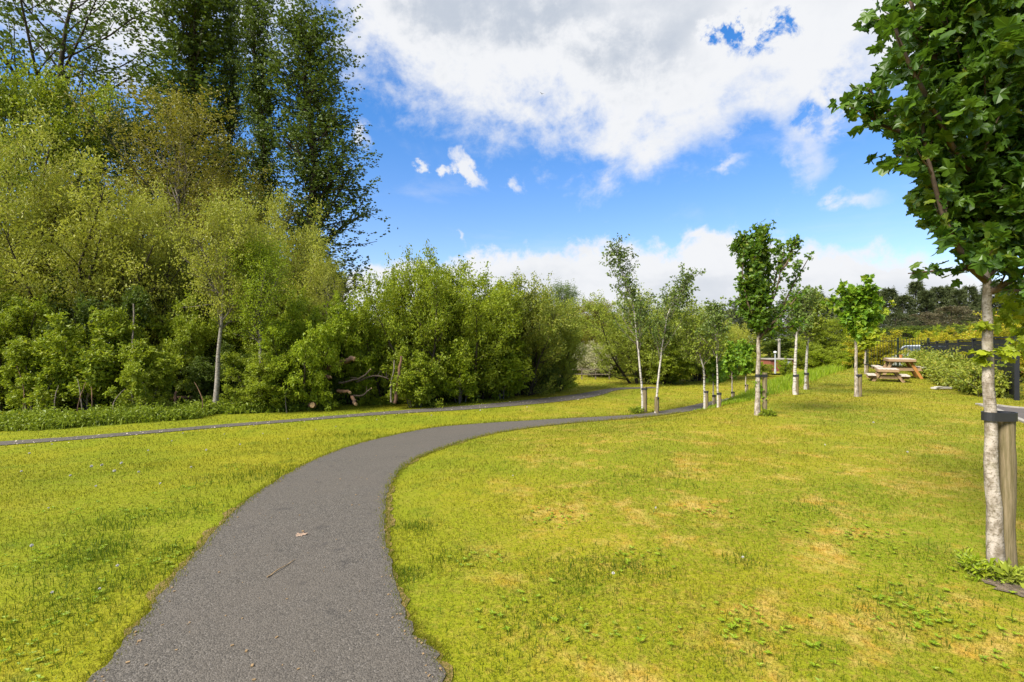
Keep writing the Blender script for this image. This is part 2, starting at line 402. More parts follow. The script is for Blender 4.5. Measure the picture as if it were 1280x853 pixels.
VAR = {}
def reg(key, w, c, mats, wname='trunk_wood'):
    V = np.concatenate(c.v)
    H = np.percentile(V[:, 2], 99.7); W = 2 * np.percentile(np.abs(V[:, :2]), 97.5)
    VAR[key] = (w.mesh(wname, mats[0], True), c.mesh('foliage', mats[1]), H, W)
def v_shrub(key, seed, H, W, nst=9, n1=12, n2=8, nl=40, leaf=0.090, asp=0.62, tilt=0.42, low=0.04, wood='darkbark', mat='L_green', up=0.25, droop=0.25, jit=0.055):
    rng = np.random.default_rng(seed)
    st = []; rs = []
    for k in range(nst):
        a = 2.39996 * k + rng.random(); rad = W * .10 * math.sqrt(k / nst)
        ti = tilt * (0.25 + .85 * k / nst) * (0.8 + .4 * rng.random())
        hh = H * (0.72 + .26 * rng.random()) * (1.0 - .25 * k / nst) / math.cos(ti) * 0.93
        b = np.array([math.cos(a) * rad, math.sin(a) * rad, -0.1])
        d = np.array([math.cos(a) * math.sin(ti), math.sin(a) * math.sin(ti), math.cos(ti)])
        pts = [b]
        for q in range(6):
            d = unit(d + np.array([0, 0, .05]) + .09 * rng.normal(size=3)); pts.append(pts[-1] + d * hh / 6)
        st.append(pts); rs.append(np.linspace(1, .15, 7) * H * 0.011 * (.7 + .6 * rng.random()))
    P0 = np.array(st); R0 = np.array(rs)
    P1, R1 = spawn(rng, P0, R0, n1, low, 1.0, 0.95, .25, W * .30, .3, up, 5, .14, .6, lambda t: 1.05 - .62 * t)
    P2, R2 = spawn(rng, P1, R1, n2, .12, 1.0, 0.8, .3, W * .105, .35, up * .8, 4, .16, .6, lambda t: 1.1 - .4 * t)
    w = MB(); w.tubes(P0, R0, 6); w.tubes(P1, R1, 4); w.tubes(P2[::3], R2[::3], 3)
    c = MB(); leaf_quads(c, rng, leaf_frames(rng, P2, R2, nl, .1, jit, .45, .6, droop, .7), leaf, .3, asp)
    reg(key, w, c, (M[wood], M[mat]), 'stem_wood')
def v_tree(key, seed, H, W, cb=.25, n1=40, n2=8, n3=4, nl=18, leaf=.09, asp=.75, ang=.8, up=.3, r=.16, prof=None, wood='greybark', mat='L_green', droop=.25, jit=.08, trunk=None, rough=.0, L2=.3, L3=.14, base=None, tp=1.0):
    rng = np.random.default_rng(seed)
    if trunk is None:
        trunk = [(0, 0, -.2)] + [(.012 * H * rng.normal() * (q / 6), .012 * H * rng.normal() * (q / 6), H * q / 6) for q in range(1, 7)]
    P0 = poly(rng, trunk, 14)[None]; R0 = (r * (np.linspace(1, .08, 14)) + r * .5 * np.exp(-np.linspace(0, 14, 14)))[None]
    prof = prof or (lambda t: np.sin(PI * np.clip((t - cb) / (1 - cb), 0, 1) * .86 + .25) ** .8 + .12)
    P1, R1 = spawn(rng, P0, R0, n1, cb, .985, ang, .16, W * .52, .22, up, 6, .09, .55, prof, tp=tp)
    P2, R2 = spawn(rng, P1, R1, n2, .12, 1.0, .7, .25, W * L2, .3, up * .7, 5, .13, .6, lambda t: 1.1 - .55 * t)
    w = MB(); w.tubes(P0, R0, 8); w.tubes(P1, R1, 5, 1); w.tubes(P2, R2, 3, 1)
    if n3:
        P3, R3 = spawn(rng, P2, R2, n3, .15, 1.0, .7, .3, W * L3, .3, up * .5, 4, .15, .6)
    else: P3, R3 = P2, R2
    c = MB(); leaf_quads(c, rng, leaf_frames(rng, P3, R3, nl, .1, jit, .45, .6, droop, .6), leaf, .28, asp)
    reg(key, w, c, ([M[wood], M['greybark' if wood == 'palebark' else wood]], M[mat]))
def v_pine(key, seed, H, W, cb=.1, mat='L_pine', n1=95, shape='cone'):
    rng = np.random.default_rng(seed)
    P0 = poly(rng, [(0, 0, -.2), (.05, 0, H * .5), (0, .05, H)], 10)[None]; R0 = np.linspace(.16, .015, 10)[None]
    prof = (lambda t: (1.0 - t) ** .95 + .05) if shape == 'cone' else (lambda t: np.sin(PI * np.clip((t - cb) / (1 - cb), 0, 1) * .8 + .5))
    P1, R1 = spawn(rng, P0, R0, n1, cb, .998, 1.2, .12, W * .5, .25, -.02, 5, .05, .4, prof, tp=.72)
    P2, R2 = spawn(rng, P1, R1, 13, .15, 1.0, .6, .2, W * .11, .3, .05, 3, .08, .5, lambda t: 1.15 - .6 * t)
    w = MB(); w.tubes(P0, R0, 6); w.tubes(P1, R1, 3)
    c = MB(); leaf_quads(c, rng, leaf_frames(rng, P2, R2, 14, .05, .03, .9, .4, -.1, .5), .17, .3, .26)
    reg(key, w, c, (M['darkbark'], M[mat]))

# kinds that are used more than once
v_shrub('shrub', 1, 4.6, 4.6)
v_shrub('shrub2', 2, 4.6, 4.4, nst=8, leaf=.092, tilt=.5)
v_shrub('shrub3', 3, 5.0, 4.4, nst=11, n1=11, leaf=.085, tilt=.36)
v_shrub('dome', 31, 4.6, 4.6, nst=14, n1=14, n2=9, nl=34, leaf=.074, asp=.55, up=.55, tilt=.52, droop=.05, jit=.06)
v_shrub('dome2', 32, 4.6, 4.4, nst=13, n1=14, n2=9, nl=34, leaf=.076, asp=.5, up=.6, tilt=.46, droop=.05, jit=.06)
v_shrub('sapling', 4, 3.0, 2.6, nst=4, n1=14, n2=8, nl=28, leaf=.090, tilt=.38, low=.12, wood='greybark', mat='L_bright')
v_shrub('sapling2', 5, 3.0, 2.8, nst=6, n1=12, n2=8, nl=28, leaf=.088, tilt=.45, low=.10, wood='greybark', mat='L_bright')
v_shrub('willow', 6, 8.0, 6.5, nst=12, n1=17, n2=11, nl=22, leaf=.10, asp=.36, tilt=.42, low=.08, mat='L_willow', up=.45, droop=.15, jit=.12)
v_shrub('willow2', 7, 8.0, 6.0, nst=10, n1=18, n2=11, nl=22, leaf=.10, asp=.4, tilt=.36, low=.10, mat='L_willow', up=.45, droop=.15, jit=.12)
v_shrub('soft', 8, 4.6, 4.8, nst=12, n1=14, n2=10, nl=30, leaf=.085, asp=.34, tilt=.5, mat='L_sage', up=.5, droop=.05)
v_tree('poplar', 11, 22, 5.2, .10, 64, 8, 5, 13, .125, .85, .50, .55, .30, lambda t: np.clip(1.12 - t, 0, 1) ** .8 * np.clip(.4 + 2.6 * t, 0, 1) + .05, 'darkbark', 'L_poplar', jit=.055)
v_tree('poplar2', 12, 22, 4.4, .12, 56, 8, 5, 12, .125, .85, .45, .6, .28, lambda t: np.clip(1.12 - t, 0, 1) ** .8 * np.clip(.4 + 2.6 * t, 0, 1) + .05, 'darkbark', 'L_poplar', jit=.055)
v_tree('poplar3', 13, 22, 6.2, .10, 64, 9, 5, 13, .125, .85, .58, .5, .30, lambda t: np.clip(1.12 - t, 0, 1) ** .75 * np.clip(.55 + 2. * t, 0, 1) + .05, 'darkbark', 'L_poplar', jit=.055)
v_tree('opentree', 14, 20, 10, .22, 34, 8, 4, 12, .135, .85, .75, .5, .26, None, 'darkbark', 'L_poplar', jit=.10, L2=.2, L3=.09)
v_tree('broad', 15, 12, 8, .18, 42, 9, 5, 22, .13, .7, 1.0, .25, .2, None, 'darkbark', 'L_green', jit=.12, L2=.24, L3=.1)
v_tree('oliveTree', 16, 12, 6.5, .2, 44, 8, 4, 14, .10, .6, .75, .4, .14, None, 'greybark', 'L_olive', jit=.10, L2=.24, L3=.1)
v_tree('slim', 17, 8, 4, .42, 34, 8, 4, 16, .085, .7, .7, .35, .14, None, 'palebark', 'L_green', jit=.09, trunk=[(0, 0, -.2), (.12, .05, 1.3), (.16, .1, 2.7), (.34, .12, 4.2), (.36, .2, 5.6), (.5, .2, 6.8), (.5, .3, 8)])
v_pine('pine', 21, 9, 4.4); v_pine('pine2', 22, 9, 5, .12); v_pine('pine3', 23, 9, 5.2, .2, shape='round', n1=60)
v_pine('tallpine', 24, 11, 4.2, .62, shape='round', n1=40)

def plant(key, name, label, cat, px, Y, top, wpx, mat=None, rz=None, group=None, base=None, wood=None):
    """a plant of a kind, standing on the ground at depth Y below photo column px"""
    w, c, H, W = VAR[key]
    x = (px - 640) / F * Y; z = float(T(x, Y)) if base is None else base
    h = at(px, top, Y)[2] - z; wd = wpx / F * Y
    o = thing(name, label, cat, (x, Y, z), (px * 1.7 + Y * 2.3) if rz is None else rz, group, (wd / W, wd / W, h / H))
    isb = key.startswith(('shrub', 'sapling', 'willow', 'soft', 'dome'))
    obj('stem' if isb else 'trunk', w, o, mat=M[wood] if wood else None)
    obj('foliage' if isb else 'crown', c, o, mat=M[mat] if mat else None)
    return o

# ------------------------------------------------------------------ ground
def axis(dense, a, b, far):
    mid = np.arange(a, b + 1e-6, dense)
    ext = [b]; st = dense
    while ext[-1] < far: st *= 1.35; ext.append(ext[-1] + st)
    ext2 = [a]; st = dense
    while ext2[-1] > -far: st *= 1.35; ext2.append(ext2[-1] - st)
    return np.array(sorted(set(ext2[1:] + list(mid) + ext[1:])))
def sheet(fx, fy):
    X, Y = np.meshgrid(fx, fy)
    V = np.stack([X, Y, T(X, Y)], -1).reshape(-1, 3)
    i = np.arange(len(V)).reshape(X.shape)
    return V, np.stack([i[:-1, :-1], i[:-1, 1:], i[1:, 1:], i[1:, :-1]], -1).reshape(-1, 4)
g = MB(); g.raw(*sheet(axis(.3, -18, 22, 600), axis(.3, -4, 34, 700)))
tag(obj('lawn', g.mesh('lawn', M['lawn'], True)), kind='structure')

def edge_path(Lp, Rp, n=90, jit=.012, seed=0):
    rng = np.random.default_rng(seed)
    L = np.array([gnd(*p)[:2] if len(p) == 2 else p[:2] for p in Lp]); R = np.array([gnd(*p)[:2] if len(p) == 2 else p[:2] for p in Rp])
    L = poly(rng, L, n); R = poly(rng, R, n)
    def rag(E):
        k = np.cumsum(rng.normal(size=n)) * .1
        k = k - np.convolve(k, np.ones(9) / 9, 'same'); d = np.gradient(E, axis=0); d = np.stack([d[:, 1], -d[:, 0]], 1); d /= np.linalg.norm(d, axis=1, keepdims=True)
        return E + d * (np.clip(k, -2, 2) * jit * 3 + jit * rng.normal(size=n))[:, None]
    return rag(L), rag(R)
def path_obj(L, R, name, mat, lift=.012, across=9):
    n = len(L); f = np.linspace(0, 1, across)[None, :, None]
    XY = L[:, None] * (1 - f) + R[:, None] * f
    V = np.concatenate([XY, (T(XY[..., 0], XY[..., 1]) + lift)[..., None]], -1)
    i = np.arange(n * across).reshape(n, across)
    q = np.stack([i[:-1, :-1], i[:-1, 1:], i[1:, 1:], i[1:, :-1]], -1).reshape(-1, 4)
    mb = MB(); mb.raw(V.reshape(-1, 3), q)
    return tag(obj(name, mb.mesh(name, mat, True)), kind='structure')

PL = [(-1.6, -1.0, 0), (-1.75, 1.0, 0), (115, 853), (205, 740), (270, 665), (330, 612), (400, 573), (460, 552), (530, 537), (600, 530), (700, 524), (790, 519), (840, 512), (880, 504), (915, 497), (945, 489), (985, 480)]
PR = [(0.05, -1.0, 0), (-.1, 1.0, 0), (555, 853), (510, 780), (487, 700), (481, 650), (487, 610), (510, 580), (555, 560), (620, 542), (700, 531), (790, 523.5), (840, 518), (880, 511), (920, 502.5), (955, 493), (1000, 482.5)]
pl, pr = edge_path(PL, PR, 300, .009, 3)
path_obj(pl, pr, 'path', M['asphalt'])
def soil_edge(E, sg, seed):
    rng = np.random.default_rng(seed); d = np.gradient(E, axis=0); d /= np.linalg.norm(d, axis=1, keepdims=True); nr = np.stack([d[:, 1], -d[:, 0]], 1) * sg
    k = np.convolve(rng.normal(size=len(E)), np.ones(5) / 5, 'same'); w_ = np.clip(.028 + .07 * k, .0, .10)[:, None]
    a, b = E - nr * .05, E + nr * w_
    path_obj(a, b, 'soil_edge', M['edgesoil'], .006, 3)
soil_edge(pl, -1, 8); soil_edge(pr, 1, 9)
QL = [(-160, 564.5), (0, 552.8), (100, 546), (200, 537.8), (300, 529.5), (430, 519.2), (560, 509.5), (640, 502.5), (690, 497), (725, 492.5), (745, 489), (757, 486.8), (775, 485), (815, 484)]
QR = [(-160, 570), (0, 557.5), (100, 550), (200, 541.5), (300, 533), (430, 522.5), (560, 514), (640, 508), (690, 503.5), (727, 499), (752, 494), (766, 489.5), (785, 486.8), (825, 485.5)]
ql, qr = edge_path(QL, QR, 200, .01, 4)
path_obj(ql, qr, 'side_path', M['asphalt'])

# end of a road with pale kerbs at the right
rp = [gnd(1219, 506)[:2], gnd(1245, 514.5)[:2], gnd(1281, 530)[:2], np.array([9.0, 8.2])]
rq = [gnd(1219, 506)[:2], gnd(1250, 508)[:2] , gnd(1290, 512)[:2], np.array([14.2, 9.0])]
rng = np.random.default_rng(5)
RL = poly(rng, rp, 30); RR = poly(rng, rq, 30)
path_obj(RL, RR, 'road', M['road'], .014, 6)
for E, nm in ((RL, 1), (RR, -1)):
    d = np.gradient(E, axis=0); d /= np.linalg.norm(d, axis=1, keepdims=True); nr = np.stack([d[:, 1], -d[:, 0]], 1) * nm
    mb = MB(); o_, i_ = E - nr * .10 * nm * nm, E
    za = T(o_[:, 0], o_[:, 1]); prof = [(o_, za - .05), (o_, za + .04), (i_, za + .04), (i_, za - .05)]
    V = np.stack([np.concatenate([a, z[:, None]], 1) for a, z in prof], 1)
    ii = np.arange(30 * 4).reshape(30, 4)
    mb.raw(V.reshape(-1, 3), np.stack([ii[:-1, :-1], ii[:-1, 1:], ii[1:, 1:], ii[1:, :-1]], -1).reshape(-1, 4))
    tag(obj('kerb', mb.mesh('kerb', M['concrete'])), kind='structure')

def inside(px_, py_, poly_):
    c = np.zeros(len(px_), bool); j = len(poly_) - 1
    for i in range(len(poly_)):
        xi, yi = poly_[i]; xj, yj = poly_[j]
        if yi != yj:
            c ^= ((yi > py_) != (yj > py_)) & (px_ < (xj - xi) * (py_ - yi) / (yj - yi) + xi)
        j = i
    return c
POLYS = [np.concatenate([pl, pr[::-1]])[:, :2], np.concatenate([ql, qr[::-1]])[:, :2], np.concatenate([RL, RR[::-1]])]

# ------------------------------------------------------------------ grass
def blades(mb, rng, x, y, ln, wd, lean=.55, tint=0.0, zoff=0.0):
    n = len(x); z = T(x, y) + zoff
    a = rng.random(n) * 6.283; b = rng.random(n) * 6.283
    le = ln * lean * np.abs(rng.normal(size=n))
    base = np.stack([x, y, z - .004], 1); s = np.stack([np.cos(a), np.sin(a), 0 * a], 1) * wd[:, None] * .5
    ld = np.stack([np.cos(b) * le, np.sin(b) * le, 0 * a], 1)
    up = np.stack([0 * a, 0 * a, np.sqrt(np.maximum(ln ** 2 - np.minimum(le, ln * .92) ** 2, 0))], 1)
    mid = base + ld * .35 + up * .6
    tip = base + ld + up
    V = np.stack([base - s, base + s, mid + s * .8, tip, mid - s * .8], 1)
    i = np.arange(n)[:, None] * 5
    mb.raw(V.reshape(-1, 3), np.concatenate([i + np.array([[0, 1, 2]]), i + np.array([[0, 2, 4]]), i + np.array([[4, 2, 3]])]))
    return np.repeat(np.full(n, tint) if np.isscalar(tint) else tint, 5)

rng = np.random.default_rng(42)
mb = MB(); tints = []
n = 620000
y = 1.5 * (34 / 1.5) ** rng.random(n); x = (rng.random(n) * 2 - 1) * (1.15 * y + .6)
ok = np.ones(n, bool)
for P_ in POLYS: ok &= ~inside(x, y, P_)
ok &= ~((y > 15.2 + np.maximum(0, .42 * (x + 11))) & (x < 1))
x, y = x[ok], y[ok]; n = len(x)
pn = np.sin(x * 2.1 + np.sin(y * 1.7)) * np.sin(y * 2.6 + np.sin(x * 1.3 + 2))
ln = (.020 + .005 * pn) * (y / 3) ** .40 * np.clip(1 + .35 * rng.normal(size=n), .35, 2); wd = .0031 * (y / 3) ** .85 * (.7 + .6 * rng.random(n))
tints.append(blades(mb, rng, x, y, ln, wd, 1.15, np.clip(rng.random(n) * .25 - .05, 0, 1)))
# longer greener tufts
for (px, py, r, k) in [(122,690,.16,500),(95,705,.2,400),(60,770,.28,700),(150,655,.2,350),(100,745,.2,350),(180,720,.12,200),(30,820,.3,600),(215,690,.1,160),(240,640,.15,200),(710,720,.22,500),(760,705,.2,300),
                       (675,780,.18,420),(800,715,.12,150),(1150,760,.25,400),(1100,770,.16,200),(1000,815,.22,250),(880,820,.2,250),(620,830,.25,500),(560,700,.12,150),(520,660,.10,200),(505,720,.08,200),(930,705,.12,120),
                       (350,590,.3,300),(300,600,.35,300),(440,545,.4,250),(1180,700,.2,220),(1020,640,.2,160),(830,600,.4,250)]:
    c = gnd(px, py); k = int(k * 1.3)
    xx = c[0] + r * rng.normal(size=k); yy = c[1] + r * rng.normal(size=k)
    q = np.ones(k, bool)
    for P_ in POLYS: q &= ~inside(xx, yy, P_)
    xx, yy = xx[q], yy[q]; k = len(xx)
    f = (c[1] / 3) ** .5
    tints.append(blades(mb, rng, xx, yy, .045 * f * (.6 + .6 * rng.random(k)), .0045 * f * (.7 + .6 * rng.random(k)), .8, .45 + .5 * rng.random(k)))
# fringe along the path edges, leaning over the asphalt
for E, sg in ((pl, 1), (pr, -1)):
    E = E[E[:, 1] > 1.2]
    k = 11000; t = rng.random(k) ** 1.6 * (len(E) - 1.01) * .75; i = t.astype(int); f = (t - i)[:, None]
    p = E[i] * (1 - f) + E[i + 1] * f + .028 * rng.normal(size=(k, 2))
    fy = (np.maximum(p[:, 1], 2) / 3) ** .5
    tints.append(blades(mb, rng, p[:, 0], p[:, 1], .034 * fy * (.4 + .9 * rng.random(k)), .004 * fy, 1.3, .12 * rng.random(k)))
tag(obj('grass', mb.mesh('grass', M['blade'], tint=np.concatenate(tints))), 'short mown grass with dry straw patches covering the lawn', 'grass', kind='stuff')

# broad-leaved weeds and clover low in the turf
rng = np.random.default_rng(45); mb = MB()
cl = [gnd(*q) for q in [(1150,765),(1100,770),(1180,740),(1000,655),(880,640),(790,700),(640,760),(700,650),(930,780),(1080,680),(600,700),(1190,800),(960,830),(760,800),(60,780),(130,700),(180,640),(90,640),(40,700),(240,610),(210,700),(30,830),(300,585)]]
for c0 in cl:
    k = rng.integers(14, 40); sp_ = .10 + .12 * rng.random()
    for _ in range(k):
        bx_, by_ = c0[0] + sp_ * rng.normal(), c0[1] + sp_ * rng.normal()
        if any(inside(np.array([bx_]), np.array([by_]), P_)[0] for P_ in POLYS): continue
        m_ = rng.integers(5, 9); a = rng.random() * 6 + np.arange(m_) * 6.283 / m_ + .3 * rng.normal(size=m_)
        p = np.tile([bx_, by_, float(T(bx_, by_)) + .012], (m_, 1)); d = unit(np.stack([np.cos(a), np.sin(a), .35 + .3 * rng.random(m_)], 1))
        up_ = np.tile([0, 0, 1.], (m_, 1)); nn = unit(up_ - d * (up_ * d).sum(1, keepdims=True))
        leaf_quads(mb, rng, (p, d, nn), .013 + .016 * rng.random(), .25, .5)
tag(obj('turf_weeds', mb.mesh('turf_weeds', M['L_long'])), 'low broad-leaved weeds and clover scattered in the turf', 'weeds', kind='stuff')

# long grass on the bank
rng = np.random.default_rng(43); mb = MB()
k = 26000; s = 3.6 + 19 * rng.random(k) ** 1.0; off = -.75 + .40 * rng.normal(size=k) - .018 * s
x = LA[0] + LD[0] * s + LN[0] * off; y = LA[1] + LD[1] * s + LN[1] * off
hh = (.10 + .36 * sst(3.5, 10, s)) * (.6 + .7 * rng.random(k)) * np.exp(-(off + .75) ** 2 * .9)
blades(mb, rng, x, y, hh, .016 + .010 * rng.random(k), .5)
tag(obj('long_grass', mb.mesh('long_grass', M['L_long'])), 'tall uncut bright green grass along the bank', 'long grass', kind='stuff')

# nettles and low plants along the edge of the wood
rng = np.random.default_rng(44)
def strip(name, label, cat, pts, k, hgt, depth, mat, leaf=.085):
    P_ = poly(rng, [gnd(*p)[:2] for p in pts], 60); mb = MB()
    t = rng.random(k) * 58.9; i = t.astype(int); f = (t - i)[:, None]
    p = P_[i] * (1 - f) + P_[i + 1] * f; p = p + np.stack([.15 * rng.normal(size=k), depth * rng.random(k)], 1)
    cl = .55 + .45 * np.sin(t * 1.3 + np.sin(t * .37) * 3) * np.sin(t * .53 + 1)
    H_ = hgt * (.30 + .70 * cl) * (.35 + .95 * rng.random(k) ** 1.5)
    base = np.stack([p[:, 0], p[:, 1], T(p[:, 0], p[:, 1])], 1); top = base + np.stack([.08 * rng.normal(size=k), .08 * rng.normal(size=k), H_], 1)
    ST = np.stack([base, (base + top) / 2 + .02 * rng.normal(size=base.shape), top], 1)
    leaf_quads(mb, rng, leaf_frames(rng, ST, np.ones((k, 3)), 14, .05, .035, .2, .7, .1, .8), leaf, .35, .5)
    if hgt < .6: blades(mb, rng, p[:, 0] + .1 * rng.normal(size=k), p[:, 1] + .12 * rng.normal(size=k) - .05, H_ * .5 + .18 * rng.random(k), .012 + .008 * rng.random(k), .6)
    tag(obj(name, mb.mesh(name, M[mat])), label, cat, kind='stuff')
strip('nettle_growth', 'nettles and rough green plants along the front of the wood', 'undergrowth', [(-60, 541), (60, 537), (150, 530), (232, 525)], 2600, .34, 1.7, 'L_nettle', .07)
strip('bramble_growth', 'low bramble ground cover beneath the mid wood trees', 'undergrowth', [(225, 519), (300, 517.5), (370, 514), (400, 512)], 1500, .38, 1.1, 'L_nettle')
strip('verge_growth', 'rough leafy ground cover under the shrub bank', 'undergrowth', [(470, 507), (560, 501), (640, 494), (690, 490), (715, 483)], 1300, .28, .8, 'L_green')
strip('shade_filler', 'dark low undergrowth added as shadow fill on the floor of the wood', 'undergrowth', [(-150, 516), (100, 513), (300, 509), (450, 506)], 2400, .9, 4.5, 'L_deep', .11)  # dark leaf clumps added as filler to deepen the wood's shadowy interior

# ------------------------------------------------------------------ wood on the left
LW = 'trees of the wood beside the path'
P = plant
# tall poplars
P('opentree', 'poplar_tree', 'tall open-crowned dark tree with spreading limbs above the bright green tree', 'tree', 72, 29, -110, 250)
P('poplar', 'poplar_tree', 'broad dark upright poplar behind the brownish tree', 'tree', 236, 28, -75, 116)
P('poplar2', 'poplar_tree', 'slim wispy poplar squeezed between the two broad dark poplars', 'tree', 287, 30, -12, 38)
P('poplar2', 'poplar_tree', 'narrow dark poplar with a long bare lower trunk, second from the open sky', 'tree', 323, 27.5, -30, 56, rz=2.0)
P('poplar3', 'poplar_tree', 'dark poplar next to the open sky with a full rounded side', 'tree', 384, 27, 8, 124, rz=.4)
P('broad', 'broadleaf_tree', 'bright leafy green tree in front of the open-crowned tree', 'tree', 28, 24, 78, 175, 'L_green')
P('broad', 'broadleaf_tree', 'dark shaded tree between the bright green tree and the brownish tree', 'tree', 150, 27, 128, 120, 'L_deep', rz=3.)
P('oliveTree', 'broadleaf_tree', 'sparse brownish olive tree in front of the broad poplar', 'tree', 222, 22.5, 112, 170)
P('oliveTree', 'broadleaf_tree', 'thin brown-green tree beside the pale birch trunk', 'tree', 285, 22, 215, 120, rz=4.)
P('slim', 'broadleaf_tree', 'young birch with a pale trunk among green shrubs in the wood', 'tree', 268, 15.0, 235, 92, 'L_willow')
P('willow2', 'willow_tree', 'pale yellow-green willow in front of the dark poplars', 'willow', 352, 19.5, 246, 118)
P('willow', 'willow_tree', 'tall yellow-green willow under the bright leafy tree at the picture edge', 'willow', 25, 18.6, 160, 200)
P('willow2', 'willow_tree', 'yellow-green willow with a ragged top beside the tallest willow', 'willow', 112, 18, 205, 180, rz=1.2)
P('willow', 'willow_tree', 'green-gold willow below the brownish olive tree', 'willow', 190, 18.8, 245, 150, rz=3.3)
P('slim', 'broadleaf_tree', 'slender tree with a white trunk section behind the front bushes', 'tree', 328, 15.2, 290, 84, 'L_bright', rz=2.)
P('oliveTree', 'broadleaf_tree', 'reddish bronze small tree next to the gap of white sky', 'tree', 408, 18.5, 322, 62, 'L_willow', rz=2.5)
# front bushes
for a in [('sapling', 'bright_bush', 'light green sapling standing before the dark hollow at the wood end', 42, 14.6, 425, 82, 'L_green'),
          ('sapling2', 'bright_bush', 'bright green sapling with tiered branches over the dry stems', 112, 15.2, 392, 104, 'L_green'),
          ('sapling', 'bright_bush', 'light green sapling with a crooked pale stem', 178, 14.7, 428, 76, 'L_green'),
          ('shrub2', 'leafy_bush', 'mid green bush behind the crooked-stemmed sapling', 206, 16.4, 372, 92, 'L_green'),
          ('shrub', 'leafy_bush', 'rounded green bush just behind the pale birch trunk', 250, 18.6, 380, 120, 'L_green'),
          ('shrub3', 'leafy_bush', 'dense green bush directly below the white trunk section', 330, 15.6, 424, 92, 'L_green'),
          ('shrub2', 'leafy_bush', 'bright green bush overhanging the dark hollow by the fallen branches', 378, 15.8, 380, 92, 'L_bright'),
          ('shrub', 'leafy_bush', 'fresh green bush above the broken brown branch', 436, 17.2, 372, 105, 'L_bright'),
          ('shrub3', 'leafy_bush', 'dark green bush at the wood end closest to the picture edge', 0, 15.6, 352, 105, 'L_green')]:
    P(*a[:3], 'bush', a[3], a[4], a[5], a[6], a[7])
# thicket filling the inside of the wood
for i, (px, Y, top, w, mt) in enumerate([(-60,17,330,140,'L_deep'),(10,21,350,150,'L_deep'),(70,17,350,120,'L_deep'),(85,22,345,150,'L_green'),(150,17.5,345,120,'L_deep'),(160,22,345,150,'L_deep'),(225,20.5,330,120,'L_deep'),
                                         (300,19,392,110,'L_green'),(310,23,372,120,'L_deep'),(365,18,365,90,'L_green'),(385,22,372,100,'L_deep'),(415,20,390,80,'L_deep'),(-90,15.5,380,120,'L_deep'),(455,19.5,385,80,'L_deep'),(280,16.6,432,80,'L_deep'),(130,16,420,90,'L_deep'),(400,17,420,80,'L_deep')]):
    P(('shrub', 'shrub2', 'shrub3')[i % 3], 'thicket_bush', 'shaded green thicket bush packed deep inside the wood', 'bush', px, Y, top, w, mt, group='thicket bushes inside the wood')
# shrub bank in the middle
for a in [('shrub2', 'leafy_bush', 'ragged pale-topped bush between the sky gap and the big shrub bank', 482, 17.4, 372, 78, 'L_green'),
          ('dome', 'leafy_bush', 'tallest bush of the shrub bank, spiky against the blue sky', 528, 17.6, 319, 128, 'L_green'),
          ('dome2', 'leafy_bush', 'broad olive-green bush in the middle of the shrub bank', 596, 18.8, 334, 128, 'L_green'),
          ('dome', 'leafy_bush', 'yellow-tinged bush of the shrub bank before its soft rounded end', 652, 20, 348, 112, 'L_hedge'),
          ('soft', 'leafy_bush', 'soft grey-green rounded bush ending the shrub bank at the meadow', 694, 21.6, 376, 76, 'L_sage'),
          ('sapling2', 'bright_bush', 'low bright bush at the foot of the shrub bank beside the leaning stem', 520, 16.3, 442, 70, 'L_green'),
          ('sapling', 'bright_bush', 'low bright bush at the foot of the middle of the shrub bank', 575, 17.4, 425, 75, 'L_bright'),
          ('sapling2', 'bright_bush', 'low bright bush at the foot of the yellow-tinged bush', 628, 18.8, 418, 72, 'L_bright'),
          ('shrub3', 'leafy_bush', 'dark low bush hiding the base of the soft rounded bush', 665, 20.6, 430, 62, 'L_deep')]:
    P(*a[:3], 'bush', a[3], a[4], a[5], a[6], a[7])
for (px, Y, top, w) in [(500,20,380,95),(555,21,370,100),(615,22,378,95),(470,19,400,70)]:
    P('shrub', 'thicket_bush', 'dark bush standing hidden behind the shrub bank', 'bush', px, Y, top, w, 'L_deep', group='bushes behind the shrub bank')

# thin stems, fallen branches and logs at the wood edge
def stick(name, label, cat, pts, r0, r1, mat, cut=True, side=None, K=9):
    rng = np.random.default_rng(abs(hash(label)) % 1000 if False else len(label) * 7 + int(pts[0][0]))
    W_ = [at(*p) for p in pts]; b = np.array(W_[0]); Pp = poly(rng, [w - b for w in W_], K, r0 * .25)
    o = thing(name, label, cat, b)
    mb = MB(); mb.tube(Pp, np.linspace(r0, r1, K), 7, rough=.06, rng=rng)
    if side:
        for q in range(side):
            i = rng.integers(2, K - 1); d = unit(rng.normal(size=3) + np.array([0, 0, .4]))
            mb.tube(np.stack([Pp[i], Pp[i] + d * r0 * 3, Pp[i] + d * r0 * 6 + .03 * rng.normal(size=3)]), [r0 * .4, r0 * .3, r0 * .12], 5)
    obj('limb', mb.mesh('limb', M[mat], True), o)
    if cut:
        c = MB(); d = unit(Pp[-1] - Pp[-2]); c.tube(np.stack([Pp[-1] - d * .004, Pp[-1] + d * .012]), [r1 * .98, r1 * .94], 9)
        obj('cut_end', c.mesh('cut_end', M['cutwood']), o)
    return o
stick('fallen_branch', 'thick reddish broken branch jutting out above the brush pile', 'branch', [(398, 464, 15.9), (412, 459, 15.7), (430, 452, 15.5), (444, 449, 15.4)], .09, .075, 'redbark')
stick('fallen_branch', 'mossy branch sloping up through the brush pile towards its pale tip', 'branch', [(424, 479, 15.6), (440, 476, 15.5), (454, 471, 15.4), (463, 463, 15.4)], .04, .022, 'darkbark', side=3)
stick('fallen_branch', 'short cut branch poking out below the thick broken branch', 'branch', [(398, 471, 15.6), (406, 471, 15.5), (414, 472, 15.35)], .05, .05, 'redbark')
